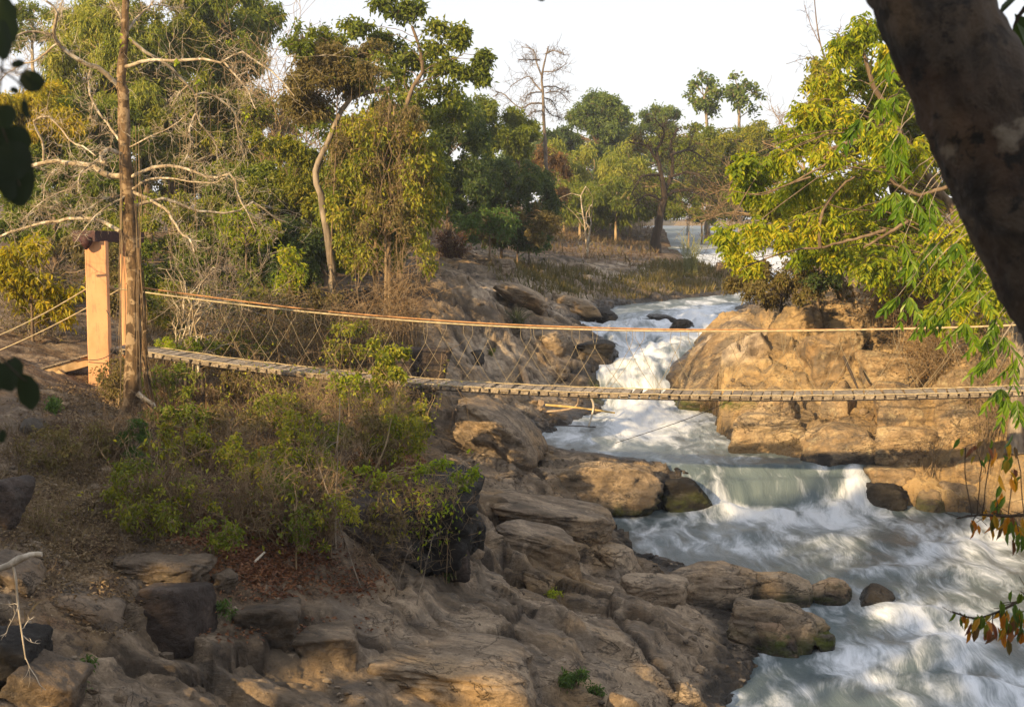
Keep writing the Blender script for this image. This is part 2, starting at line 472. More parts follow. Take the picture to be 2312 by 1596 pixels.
def worley(x, y, seed):
    """cells of an irregular pavement: tilt and height of the cell, distance to its joint"""
    r = np.random.default_rng(seed)
    tab = r.uniform(0, 1, (256, 5))
    xi, yi = np.floor(x).astype(int), np.floor(y).astype(int)
    f1 = np.full(x.shape, 9.); f2 = np.full(x.shape, 9.); hh = np.zeros(x.shape); tx = np.zeros(x.shape); ty = np.zeros(x.shape); ddx = np.zeros(x.shape); ddy = np.zeros(x.shape)
    for i in (-1, 0, 1):
        for j in (-1, 0, 1):
            h = _PERM[(_PERM[(xi + i) & 255] + yi + j) & 255]
            q = tab[h]
            dx, dy = xi + i + q[..., 0] - x, yi + j + q[..., 1] - y
            d = np.sqrt(dx * dx + dy * dy)
            c = d < f1
            f2 = np.where(c, f1, np.minimum(f2, d))
            hh = np.where(c, q[..., 2], hh); tx = np.where(c, q[..., 3], tx); ty = np.where(c, q[..., 4], ty); ddx = np.where(c, dx, ddx); ddy = np.where(c, dy, ddy)
            f1 = np.where(c, d, f1)
    return hh - .5, (tx - .5) * ddx + (ty - .5) * ddy, f2 - f1

def ground(x, y, want=False):
    x = np.asarray(x, float); y = np.asarray(y, float)
    z = base_h(x, y)
    near = sstep(150, 60, y)
    soil = soil_mask(x, y, z)
    rb = right_bank(x, y)
    n1 = fbm(x * .32, y * .32, 0, 4)
    n2 = fbm(x * 1.3 + 5, y * 1.3, 4, 4)
    rock = (1 - soil) * (1 - rb) * near * sstep(82, 54, y)
    # bedded rock: beds dip to the right, weathered into ledges
    q = z + .22 * n1 + .10 * x * .3
    st = .30
    fr = q / st + .5 * noise(x * .5, y * .5, 8.8)
    fl = np.floor(fr); ff = fr - fl
    ledge = (fl + sstep(.62, .98, ff) - fr) * st
    z = z + rock * (.10 * n1 + .022 * n2 + .5 * ledge)
    st2 = .11
    fr = (z + .05 * n2) / st2 + .6 * n1
    fl = np.floor(fr); ff = fr - fl
    z = z + rock * .5 * (fl + sstep(.55, .95, ff) - fr) * st2
    # joints running down the slope
    jx = noise(x * .55 + .35 * y + .3 * n1, y * .16 - x * .05, 2.2)
    z = z - rock * .16 * np.exp(-(jx / .035) ** 2) * sstep(-.2, .3, noise(x * .3, y * .3, 6))
    jy = noise(x * .25 - .1 * y, y * .8 + x * .35 + .3 * n1, 7.2)
    z = z - rock * .13 * np.exp(-(jy / .03) ** 2) * sstep(-.1, .3, noise(x * .35, y * .35, 9))
    # long low scarps that face the viewer, running down towards the water
    for L_, A_, s_ in ((1.9, .24, 1.1), (.75, .085, 6.6)):
        cc = (y + .42 * x + .55 * L_ * noise(x * .35 / L_ ** .5, y * .5 / L_ ** .5, s_) + .12 * L_ * n2) / L_
        ff = cc - np.floor(cc)
        z = z + rock * A_ * (sstep(0, .07, ff) * (1 - ff) - .45) * sstep(-.35, .2, noise(x * .28 + 9, y * .5, s_ + 4))
    # fractured slabs at two sizes, each tilted its own way, long axis down the dip
    wx, wy_ = x + .35 * n2 + .25 * n1, y + .3 * fbm(x * .9, y * .9, 3.3, 3)
    cu, cv = wx * .80 + wy_ * .60, -wx * .60 + wy_ * .80
    h1, t1, e1 = worley(cu / 3.4, cv / 1.7, 5)
    h2, t2, e2 = worley(wx / .62, wy_ / .8, 9)
    z = z + rock * (.18 * h1 + .36 * t1 - .10 * np.exp(-(e1 / .035) ** 2))
    z = z + rock * (.035 * h2 + .08 * t2 - .03 * np.exp(-(e2 / .06) ** 2)) * sstep(-.35, .25, noise(x * .6, y * .6, 4.4))
    joint = rock * np.maximum(np.exp(-(e1 / .045) ** 2), .75 * np.exp(-(e2 / .06) ** 2) * sstep(0, .4, noise(x * .6, y * .6, 4.4)))
    z = z + rock * (.010 * fbm(x * 3.2 + y * 1.3, y * 9, 1, 4, .6) + .016 * (ridged(cu * 1.6, cv * 6, 3.7, 3) - 1))
    # soil
    z = z + soil * (.10 * n2 + .03 * fbm(x * 5, y * 5, 3, 3)) * near
    # right bank: gullied clay
    g = ridged(x * .5 + .2 * n2, y * .3, 3.1, 3) - 1.05
    hb = np.clip((z - level(y)) / 1.0, 0, 1)
    lump = fbm(x * .8, y * .8, 5.5, 4) * 1.6
    z = z + rb * hb * (.36 * g + .06 * n2 + .16 * lump + .03 * fbm(x * 7, y * 7, 2, 3))
    fr = z / .42 + .6 * n1 + .25 * x; fl = np.floor(fr); ff = fr - fl
    z = z + rb * hb * .12 * (fl + sstep(.5, .95, ff) - fr) * .42
    c1, k1, b1 = worley((x + .3 * n2) / 1.25, (y + z * 1.0 + .2 * n1) / 1.3, 21)
    c2, k2, b2 = worley((x + .15 * n2) / .5, (y + z) / .55, 33)
    z = z + rb * hb * (.14 * c1 + .28 * k1 - .10 * np.exp(-(b1 / .05) ** 2) + .09 * c2 + .12 * k2 - .03 * np.exp(-(b2 / .06) ** 2))
    # the river bed
    lv = level(y)
    d = bankd(x, y) + .16 * n2 * near + .05 * fbm(x * 4, y * 4, 6, 2)
    z = np.where(d < 0, np.minimum(z, lv - .10 - .5 * sstep(0, 1.0, -d)), np.where(d < 2.2, np.maximum(z, lv - .10 + .45 * np.minimum(d, .5)), z))
    wet = sstep(.42, .16, z - lv + .08 * n2) * sstep(1.2, .5, d) * sstep(90, 60, y)
    if want:
        return z, soil, rb, wet, np.clip(joint + rb * hb * .6 * np.exp(-(b1 / .05) ** 2), 0, 1), d
    return z

def gz(x, y): return float(ground(np.array([x]), np.array([y]))[0])
_GY = np.concatenate([np.arange(5, 60, .06), np.arange(60, 160, .4)])
def hit(u, v):
    """where the sight line through a picture point first meets the ground"""
    x, y, z = ray(u, v)
    k = _GY / y
    g = ground(x * k, _GY)
    g = np.where(bankd(x * k, _GY) < 0, np.maximum(g, level(_GY)), g)
    b = np.nonzero(H + z * k <= g)[0]
    i = b[0] if len(b) else len(_GY) - 1
    return np.array([x * k[i], _GY[i], g[i]])

def axis_steps(segs):
    out = []
    for a, b, s0, s1 in segs:
        p = a
        while p < b - 1e-6:
            out.append(p); p += s0 + (s1 - s0) * (p - a) / (b - a)
    return np.array(out)
gy = np.concatenate([axis_steps([(-60, 5, 4, 1), (5, 11.5, .35, .12), (11.5, 20, .034, .04), (20, 28, .042, .05), (28, 36, .055, .07), (36, 48, .09, .13), (48, 80, .16, .4), (80, 160, .5, 3), (160, 400, 6, 20)]), [400.]])
gx = np.concatenate([axis_steps([(-220, -40, 20, 4), (-40, -17, 3, .5), (-17, -7.2, .3, .065), (-7.2, 9.6, .038, .038), (9.6, 17, .07, .4), (17, 40, .5, 3), (40, 220, 4, 20)]), [220.]])
GX, GY = np.meshgrid(gx, gy)
gzz, soil_, rb_, wet_, n1_, d_ = ground(GX, GY, True)
uu, vv = proj(GX, GY, gzz)
pale_ = np.zeros_like(gzz)
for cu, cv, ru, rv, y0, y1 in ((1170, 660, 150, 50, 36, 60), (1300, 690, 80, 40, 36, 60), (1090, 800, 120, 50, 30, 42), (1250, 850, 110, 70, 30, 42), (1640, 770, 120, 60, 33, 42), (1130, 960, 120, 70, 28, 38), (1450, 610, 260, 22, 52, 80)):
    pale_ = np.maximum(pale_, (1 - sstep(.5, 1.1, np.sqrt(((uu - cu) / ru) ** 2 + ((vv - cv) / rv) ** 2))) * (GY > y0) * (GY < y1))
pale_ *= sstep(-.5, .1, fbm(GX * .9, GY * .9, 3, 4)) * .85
moss_ = wet_ * 0
for cu, cv, ru, rv in ((1600, 910, 130, 20), (1300, 1165, 90, 14), (1360, 880, 40, 40)):
    moss_ = np.maximum(moss_, 1 - sstep(.5, 1.1, np.sqrt(((uu - cu) / ru) ** 2 + ((vv - cv) / rv) ** 2)))
far_sand = ((GY > 100) & (vv > 500) & (GX > 10)) * 1.0
ny, nx = GX.shape
ii = np.arange(ny - 1)[:, None] * nx + np.arange(nx - 1)[None]
QF = np.stack([ii, ii + 1, ii + nx + 1, ii + nx], -1).reshape(-1, 4)
M_ROCK = rock_mat('bank_rock', (.10, .078, .055), (.25, .19, .13), (.44, .345, .24))
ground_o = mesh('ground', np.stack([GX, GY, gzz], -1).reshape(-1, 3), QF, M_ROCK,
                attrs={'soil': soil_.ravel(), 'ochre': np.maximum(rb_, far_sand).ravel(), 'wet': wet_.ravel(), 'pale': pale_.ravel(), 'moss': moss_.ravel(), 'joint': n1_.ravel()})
tag(ground_o, kind='structure')

# ------------------------------------------------------------------ the river surface
wy = axis_steps([(8, 16, .15, .07), (16, 40, .055, .055), (40, 56, .09, .14), (56, 150, .2, 2.0)])
tt = np.linspace(-.22, 1.22, 240)
WY = np.repeat(wy[:, None], len(tt), 1)
xl, xr = np.interp(wy, _yy, _ll), np.interp(wy, _yy, _lr)
WX = xl[:, None] + (xr - xl)[:, None] * tt[None]
slope = np.abs(np.gradient(level(wy), wy))
xc = .5 * (xl + xr)
dsv = np.sqrt(1 + np.gradient(xc, wy) ** 2 + slope ** 2) * np.gradient(wy)
sarc = np.cumsum(dsv)
SA = np.repeat(sarc[:, None], len(tt), 1)
wu, wv = proj(WX, WY, level(WY))
def blob_w(cu, cv, ru, rv, rot=0.0):
    c, s = math.cos(rot), math.sin(rot)
    a = ((wu - cu) * c + (wv - cv) * s) / ru; b = (-(wu - cu) * s + (wv - cv) * c) / rv
    return np.exp(-(a * a + b * b))
foam = np.zeros_like(WX) + .20
for a in ((1490, 790, 120, 80, 0, .62), (1400, 850, 70, 50, 0, .8), (1470, 900, 70, 40, -.3, .7), (1480, 945, 170, 40, 0, 1.05), (1400, 770, 90, 16, .3, .5), (1400, 985, 150, 30, 0, .55), (1560, 730, 90, 30, -.2, .95), (1380, 735, 80, 20, 0, .7), (1590, 700, 60, 22, 0, .7),
          (1655, 1120, 60, 30, .7, 1.3), (1760, 1165, 230, 26, .05, 1.0), (1915, 1125, 50, 42, -.4, 1.2), (1850, 1215, 220, 36, .25, .4), (2170, 1235, 150, 34, -.25, .95), (1700, 1240, 130, 12, .2, .35), (1500, 1215, 150, 26, 0, .45),
          (2250, 1290, 120, 40, 0, .5), (2080, 1380, 170, 26, 0, .55), (2000, 1430, 140, 40, -.3, .45), (2160, 1455, 130, 50, -.3, .9), (2010, 1490, 150, 22, -.25, .6), (2250, 1560, 150, 55, .2, .8), (1900, 1550, 160, 18, -.15, .5), (2080, 1580, 100, 20, .1, .4),
          (1640, 590, 140, 45, 0, 1.0), (1730, 610, 90, 60, 0, 1.0)):
    foam = foam + .74 * a[5] * blob_w(*a[:5])
for a in ((1765, 1105, 80, 32, .08, 1.5), (1560, 1040, 130, 20, .1, .25), (1560, 1270, 200, 16, 0, .12), (1860, 1420, 130, 22, .2, .3)):
    foam = foam - a[5] * blob_w(*a[:5])
foam = np.clip(foam, 0.02, 1.25)
# waves: long along the flow on smooth reaches, choppy and heaped in the white water
rough_w = np.clip(.25 + .9 * foam, .2, 1.2)
w1 = fbm(SA * .5, WX * .7, 1.0, 2)
w2 = fbm(SA * .8 + .8 * w1, WX * 1.5, 3.0, 2)
w3 = fbm(SA * 1.0, WX * 3.0, 5.0, 2)
# the lip of the small fall is not straight: a tongue pushes out in the middle
lip = (np.minimum(.22, .4 * ((WX - 5.6) / 1.5) ** 2) - .2 + .26 * noise(WX * 1.1, WY * .4, 3.3) + .12 * noise(WX * 3.1, WY, 7.3)) * sstep(26, 28.5, WY) * sstep(34, 31.5, WY)
lip = lip + .5 * noise(WX * .9, WY * .5, 9.1) * sstep(36, 37.5, WY) * sstep(46, 42, WY)
WZ = level(WY + lip) + rough_w * (.10 * w1 + .055 * w2 + .018 * w3) * np.where(WY > 50, .6, 1) * (1 + 1.6 * sstep(37, 39, WY) * sstep(52, 47, WY))
# boils where falling water lands, and humps in the lower rapid
def hump(cu, cv, z, r1, r2, hgt, rot=0.0):
    global WZ
    c = at_z(cu, cv, z); cc, s = math.cos(rot), math.sin(rot)
    a = ((WX - c[0]) * cc + (WY - c[1]) * s) / r1; b = (-(WX - c[0]) * s + (WY - c[1]) * cc) / r2
    WZ = WZ + hgt * np.exp(-(a * a + b * b))
for a in ((1650, 1155, 0, .5, .3, .14), (1760, 1162, 0, .6, .3, .12), (1900, 1150, 0, .5, .35, .12), (1950, 1115, .2, .35, .5, .08), (2150, 1230, 0, .8, .45, .16, .5), (1900, 1215, 0, .7, .35, .10, -.4), (1700, 1205, 0, .5, .35, .08, .4), (2150, 1470, -.25, .7, .5, .26, .5),
          (2230, 1560, -.3, .7, .45, .22, -.4), (1950, 1470, -.25, .5, .4, .12, .6), (2080, 1385, -.2, .6, .35, .12, -.5), (1900, 1540, -.3, .6, .4, .11, .5), (2020, 1580, -.3, .5, .35, .1, -.3), (1570, 715, 2.7, .5, .5, .25), (1390, 735, 2.6, .4, .3, .2), (1400, 855, 1.7, .35, .6, .22), (1440, 935, 1.0, .6, .5, .18), (2000, 1290, -.1, 1.2, .4, .1)):
    hump(*a)
wny, wnx = WX.shape
jj = np.arange(wny - 1)[:, None] * wnx + np.arange(wnx - 1)[None]
WF = np.stack([jj, jj + 1, jj + wnx + 1, jj + wnx], -1).reshape(-1, 4)
t = NT('river_water')
uvn = t.n('ShaderNodeUVMap').outputs[0]
wp = t.scaled(uvn, (1, 1, 1))
wrp = t.n('ShaderNodeTexNoise', {'Vector': t.scaled(uvn, (.8, .5, 1)), 'Scale': 1.0, 'Detail': 3}).outputs['Color']
wadd = t.n('ShaderNodeVectorMath', {0: uvn, 1: t.n('ShaderNodeVectorMath', {0: wrp, 1: (.9, 1.0, 0)}, operation='MULTIPLY').outputs[0]}, operation='ADD').outputs[0]
s1 = t.noise(t.scaled(wadd, (1.35, .5, 1)), 1.0, 7, .62, .35)
s2 = t.noise(t.scaled(wadd, (4.6, 1.1, 1)), 1.0, 6, .62, .25)
s3 = t.noise(t.scaled(wadd, (30, 3.4, 1)), 1.0, 5, .7)
strk = t.math('ADD', t.math('ADD', t.math('MULTIPLY', s1, .56), t.math('MULTIPLY', s2, .30)), t.math('MULTIPLY', s3, .14))
fm = t.math('ADD', t.math('MULTIPLY', t.attr('foam'), .70), t.math('MULTIPLY', t.math('SUBTRACT', strk, .5), 3.5))
fm = t.math('ADD', fm, -.02)
fac = t.mapr(fm, .06, .82)
wc = t.ramp(s1, [(.3, (.072, .10, .112)), (.7, (.125, .16, .168))])
col = t.mix(fac, wc, (.63, .675, .73))
rgh = t.mapr(fac, 0, .7, .30, .8)
hh = t.math('ADD', t.math('MULTIPLY', s2, 1.0), t.math('MULTIPLY', s3, .35))
pb = t.n('ShaderNodeBsdfPrincipled', {'Base Color': col, 'Roughness': rgh, 'IOR': 1.33, 'Specular IOR Level': .5, 'Normal': t.bump(hh, .5, .08)})
M_WATER = t.done(pb.outputs[0])
river_o = mesh('river_water', np.stack([WX, WY, WZ], -1).reshape(-1, 3), WF, M_WATER, attrs={'foam': foam.ravel()}, uv=np.stack([WX.ravel(), SA.ravel()], -1))
tag(river_o, kind='structure')
# ------------------------------------------------------------------ loose rocks, each a thing
_ico = {}
def ico(n):
    if n not in _ico:
        import bmesh
        bm = bmesh.new(); bmesh.ops.create_icosphere(bm, subdivisions=n, radius=1.0)
        _ico[n] = (np.array([v.co[:] for v in bm.verts]), np.array([[v.index for v in f.verts] for f in bm.faces])); bm.free()
    return _ico[n]
M_DARKROCK = rock_mat('dark_rock', (.036, .027, .023), (.064, .048, .04), (.12, .092, .074), ochre=(.13, .09, .06), use_attr=True, stain=.3)
M_TAN = rock_mat('tan_rock', (.17, .125, .08), (.30, .225, .145), (.42, .325, .22), use_attr=True, stain=.55)
M_WARM = rock_mat('warm_rock', (.24, .16, .10), (.38, .26, .16), (.48, .35, .23), ochre=(.45, .26, .14), use_attr=True, stain=.3)
M_GREY = rock_mat('grey_rock', (.06, .052, .042), (.12, .10, .078), (.20, .168, .13), ochre=(.2, .14, .09), use_attr=True, stain=.4)
M_BROWNROCK = rock_mat('brown_rock', (.075, .058, .042), (.15, .115, .082), (.25, .195, .14), ochre=(.24, .16, .09), use_attr=True, stain=.45)
M_BLACK = rock_mat('black_rock', (.010, .009, .0085), (.019, .017, .015), (.036, .032, .028), ochre=(.04, .035, .03), use_attr=True)
M_CLAY = rock_mat('clay_rock', (.17, .12, .07), (.32, .225, .125), (.50, .38, .23), ochre=(.43, .27, .12), use_attr=True, stain=.75)

def rock(label, u0, v0, u1, v1, mat, Y=None, deep=None, planes=13, seed=0, rough=1.0, rot=0.0, sharp=9, tilt=0.0, sub=5, moss=0.0, sink=.12, cat='rock', name='boulder', group=None, flat=0.0, box=0.0, lay=0.0, cut=()):
    r = np.random.default_rng(seed + 100)
    if Y is None: Y = hit(.5 * (u0 + u1), v1 - 4)[1]
    a, c = .5 * (u1 - u0) * Y / F, .5 * (v1 - v0) * Y / F
    b = deep if deep else .5 * (a + c) * 1.15
    if lay:                                   # slabs: most of what shows is the top
        b = lay * 2 * c / max(.12, (H - at(.5 * (u0 + u1), v1, Y)[2]) / Y) * .5
        c = max(.08, c * (1 - lay) * 1.1); v1c = .5 * (v0 + v1)
    Y += b * .75
    a *= Y / (Y - b * .75)
    V, Fc = ico(sub)
    N = unit(r.normal(size=(planes, 3)))
    N = np.vstack([N, [[0, 0, 1], [0, 0, -1], [0, -1, .15]]]); N = unit(N)
    D = np.concatenate([r.uniform(.68, .98, planes), [.9 - flat, .95, .85]])
    if box:
        bn = np.array([(1, 0, 0), (-1, 0, 0), (0, 1, 0), (0, -1, 0), (0, 0, 1), (0, 0, -1.)]) + r.normal(size=(6, 3)) * .13
        N = np.vstack([N, unit(bn)]); D = np.concatenate([D * (1 + box * .45), r.uniform(.66, .76, 6)])
    for (nx_, ny_, nz_, d0) in cut:
        N = np.vstack([N, unit(np.array([[nx_, ny_, nz_]], float))]); D = np.append(D, d0)
    dots = np.maximum(V @ N.T, 1e-3)
    q = D[None] / dots
    rad = (np.sum(np.minimum(q, 6) ** -sharp, 1)) ** (-1 / sharp)          # smooth minimum: worn edges
    P = V * rad[:, None]
    ex = np.abs(P).max(0); P = P / ex
    off = r.uniform(0, 50, 3)
    n = fbm(P[:, 0] * 1.3 + off[0], P[:, 1] * 1.3 + off[1], P[:, 2] * 1.3 + off[2], 5, .55)
    rg = ridged(P[:, 0] * 2.2 + off[1], P[:, 1] * 2.2 + off[2], P[:, 2] * 3.2 + off[0], 3) - 1
    P = P * (1 + rough * (.085 * n + .05 * rg * (0.35 if mat is M_CLAY else 1.0)))[:, None]
    c_, s_ = math.cos(tilt), math.sin(tilt)
    P = P * [a, b, c]
    P = np.stack([P[:, 0] * c_ - P[:, 2] * s_, P[:, 1], P[:, 0] * s_ + P[:, 2] * c_], 1)
    cr, sr = math.cos(rot), math.sin(rot)
    P = np.stack([P[:, 0] * cr - P[:, 1] * sr, P[:, 0] * sr + P[:, 1] * cr, P[:, 2]], 1)
    C = at(.5 * (u0 + u1), .5 * (v0 + v1), Y)
    P = P + C
    low = P[:, 2] < C[2]
    if mat is M_CLAY: sink = .55
    P[low, 2] -= (C[2] - P[low, 2]) / max(c, .01) * sink
    lv = level(P[:, 1]); d = bankd(P[:, 0], P[:, 1])
    nn = .05 * fbm(P[:, 0] * 3, P[:, 1] * 3, P[:, 2] * 3, 3)
    wet = sstep(.30, .14, P[:, 2] - lv + nn * 1.6) * sstep(1.3, .6, d)
    ms = moss * sstep(.45, .15, P[:, 2] - lv + nn * 2)
    z0 = np.zeros(len(P))
    o = mesh(name, P, Fc, mat, attrs={'wet': wet * (.0 if ms.max() > 9 else 1), 'moss': ms, 'soil': z0, 'ochre': z0, 'pale': z0, 'joint': z0}, pivot=(C[0], C[1], P[:, 2].min()))
    return tag(o, label, cat, group)

# foreground, left
rock('dark purple-brown cube-like boulder with straw lines on its face', 316, 1308, 478, 1462, M_DARKROCK, seed=3, box=0.90, planes=7, sharp=16, rough=.7, deep=.42, name='boulder', cat='boulder', rot=-.25)
rock('blocky brown rock right of the dark cube-like boulder', 528, 1345, 688, 1472, M_BROWNROCK, seed=4, box=0.80, planes=9, sharp=14, deep=.5)
rock('pale brown angular block between dark rock and big slab', 668, 1388, 815, 1505, M_ROCK, seed=8, sink=.3, lay=0.50, box=0.80, planes=8, sharp=14, deep=.55, name='rock_block')
rock('long flat-topped slab with an undercut front edge at picture bottom', 780, 1388, 1235, 1600, M_ROCK, seed=9, sink=.3, lay=0.72, box=0.70, planes=12, sharp=10, deep=.85, flat=.12, tilt=-.06, name='rock_slab', cat='rock slab')
rock('brown rough rock ridge behind the dark cube-like boulder', 255, 1235, 480, 1330, M_BROWNROCK, seed=12, lay=0.40, box=0.50, planes=14, deep=.5, rough=1.8)
rock('low brown rock between ridge and red leaf litter', 455, 1272, 560, 1352, M_BROWNROCK, seed=13, lay=0.40, planes=12, deep=.35, rough=1.6)
rock('slanted split rock in the bottom left corner', 28, 1495, 190, 1610, M_BROWNROCK, seed=15, box=0.50, planes=7, sharp=16, deep=.4, tilt=-.35)
rock('black rock at left frame edge under the dead branch', -40, 1420, 95, 1560, M_BLACK, seed=16, box=0.50, planes=9, deep=.4)
rock('flat grey slab sloping beside the dry grass, lower left', 120, 1325, 290, 1420, M_BROWNROCK, seed=17, lay=0.60, box=0.60, planes=10, deep=.5, flat=.2, tilt=-.3, name='rock_slab', cat='rock slab')
rock('smooth grey rock slope at left frame edge', -60, 1235, 120, 1330, M_BROWNROCK, seed=18, lay=0.60, box=0.60, planes=10, deep=.5, flat=.2, tilt=-.4)
rock('brown rock with a rusty underside at left frame edge', -50, 1080, 62, 1165, M_DARKROCK, seed=19, planes=10, deep=.3, Y=13.5)
rock('small blue-grey boulder among dry leaves below the ramp', 22, 943, 108, 985, M_GREY, seed=21, planes=10, deep=.3)
rock('rounded grey boulder beneath the approach ramp brace', 92, 858, 215, 925, M_GREY, seed=22, planes=9, deep=.55, Y=27.3)
rock('standing brown stone stub under the leafless tree', 222, 985, 252, 1042, M_TAN, seed=23, planes=8, deep=.14, name='stone', cat='stone')
# the dark knoll
rock('big black outcrop under the lime-leaved sapling', 850, 1068, 1088, 1285, M_BLACK, seed=31, box=0.80, planes=13, sharp=14, deep=1.3, rough=2.0, name='rock_outcrop', cat='outcrop')
rock('dark bulging rock hanging on the outcrop right side', 1040, 1175, 1100, 1262, M_BLACK, seed=32, planes=9, sharp=8, deep=.45)
rock('brown stepped rock at the foot of the black outcrop', 915, 1228, 1065, 1300, M_DARKROCK, seed=33, lay=0.35, box=0.80, planes=9, sharp=14, deep=.5)
rock('dark rock hump under litter left of the black outcrop', 790, 1110, 935, 1265, M_DARKROCK, seed=34, box=0.70, planes=12, deep=.8, rough=1.6)
rock('grey wedge lying on the slope right of the outcrop', 1175, 1270, 1300, 1345, M_ROCK, seed=35, sink=.3, lay=0.55, box=0.60, planes=8, sharp=14, deep=.6, flat=.2, tilt=-.25, name='rock_wedge')
# pools edge
rock('large pale boulder beside the small waterfall, left side', 1205, 1028, 1490, 1160, M_TAN, seed=41, lay=0.20, box=.2, cut=((-.5, 0, .8, .62), (.6, -.1, .75, .66)),  planes=15, sharp=8, deep=1.0, rough=1.5, moss=.5, name='boulder', cat='boulder')
rock('small orange boulder with mossy foot next to the falls', 1478, 1092, 1552, 1152, M_WARM, seed=42, planes=10, sharp=7, deep=.35, moss=1.0, cat='boulder')
rock('wet black ledge the white water slides over', 1485, 1078, 1650, 1172, M_BLACK, seed=43, rough=1.3, cut=((.6, -.1, .75, .6),), planes=12, deep=.55, moss=.7, Y=29.3, name='rock_ledge')
rock('long tan slab with mossy overhang above the pool', 1085, 1110, 1390, 1205, M_ROCK, seed=44, sink=.3, lay=0.55, box=0.70, planes=12, deep=1.0, flat=.25, tilt=-.12, moss=.8, name='rock_slab', cat='rock slab')
rock('rounded tan rocks row sloping to the pool', 1090, 1165, 1320, 1265, M_ROCK, seed=45, sink=.3, lay=0.50, box=0.50, planes=14, deep=.9, flat=.15, tilt=-.15, name='rock_slab', cat='rock slab')
rock('low tan rock with wet edge where the pool begins', 1280, 1195, 1465, 1290, M_ROCK, seed=46, sink=.3, lay=0.55, planes=13, deep=.7, flat=.2, tilt=-.15, moss=.4)
rock('brown ridge-backed boulder at head of the rock spit', 1505, 1258, 1715, 1372, M_ROCK, seed=47, sink=.3, lay=0.30, box=.2, cut=((.4, -.4, .8, .55), (-.6, 0, .8, .6)),  planes=12, deep=.7, rough=1.4, cat='boulder')
rock('grey-brown boulder in the middle of the rock spit', 1672, 1280, 1838, 1378, M_TAN, seed=48, lay=0.20, box=.2, cut=((.6, -.2, .7, .6),),  planes=10, sharp=11, deep=.5, cat='boulder', moss=.3)
rock('golden boulder near the tip of the rock spit', 1808, 1302, 1950, 1372, M_WARM, seed=49, planes=11, deep=.42, cat='boulder', moss=.5)
rock('wet dark tip of the rock spit', 1925, 1318, 2030, 1372, M_BLACK, seed=50, planes=12, deep=.35)
rock('big creased boulder leaning into the inlet', 1618, 1345, 1880, 1482, M_TAN, seed=51, lay=0.25, box=.2, cut=((.55, -.2, .8, .6), (-.4, -.2, .9, .72)),  planes=11, sharp=10, deep=.75, rough=1.5, tilt=-.1, cat='boulder', moss=.5)
rock('orange-lit round boulder with yellow mossy base', 1680, 1394, 1815, 1490, M_WARM, seed=52, planes=10, sharp=7, deep=.4, cat='boulder', moss=1.0)
rock('small green-stained rock right of the orange boulder', 1822, 1425, 1912, 1482, M_GREY, seed=53, planes=9, deep=.3, moss=1.0)
rock('grey rock hump left of the creased boulder', 1400, 1285, 1560, 1370, M_ROCK, seed=54, sink=.3, lay=0.40, box=0.50, planes=13, deep=.6)
# mid left bank
rock('brown earth block in shade behind the yellow bush', 878, 768, 1022, 885, M_DARKROCK, seed=61, box=0.80, planes=8, sharp=12, deep=.8, Y=29.5)
rock('smooth tan wedge slab sliding towards the rapids', 1015, 885, 1245, 1048, M_ROCK, seed=62, sink=.3, lay=0.40, box=.2, cut=((.6, -.3, .8, .5),),  planes=8, sharp=12, deep=.9, tilt=-.42, flat=.2, name='rock_slab', cat='rock slab')
rock('light rock mound left of the upper chute', 1205, 790, 1330, 880, M_TAN, seed=63, lay=0.50, planes=12, deep=1.0, flat=.1)
rock('rough tan rock above the upper chute, left bank', 1185, 735, 1320, 800, M_TAN, seed=64, planes=13, deep=1.0)
rock('wet black rock beside the chute with a rope of foam', 1290, 750, 1415, 812, M_BLACK, seed=65, lay=0.50, planes=11, deep=.7, flat=.2)
rock('small pale rock on wet stones by the chute', 1270, 776, 1312, 810, M_TAN, seed=66, planes=9, deep=.3, Y=41.0)
rock('dark wet stones in a trickle on the left bank', 1040, 790, 1110, 826, M_BLACK, seed=67, planes=11, deep=.5)
rock('pale rounded ridge rock on the upper left bank', 1095, 628, 1245, 700, M_TAN, seed=68, lay=0.40, planes=13, deep=2.2, tilt=-.3, flat=.1)
rock('broken tan rocks at the bend of the upper river', 1230, 660, 1375, 722, M_TAN, seed=69, lay=0.40, planes=15, deep=1.6, rough=1.6, tilt=-.15)
rock('black shore rock where the upper river narrows', 1335, 695, 1395, 730, M_BLACK, seed=70, planes=11, deep=.6)
rock('round black rock mid-stream in the rapids', 1508, 720, 1572, 753, M_BLACK, seed=71, planes=8, sharp=6, deep=.5)
rock('low black rock mid-stream above the round one', 1462, 708, 1530, 730, M_BLACK, seed=72, planes=9, sharp=6, deep=.5)
rock('small brown rock on the grassy shelf upstream', 1100, 583, 1170, 622, M_ROCK, seed=73, planes=9, deep=1.0)
rock('sunlit tan rock beside the upstream white water', 1590, 592, 1665, 628, M_WARM, seed=74, planes=9, deep=1.2)
rock('flat pale rock among grass on the shelf', 1285, 590, 1345, 612, M_TAN, seed=75, planes=9, deep=1.2, flat=.3)
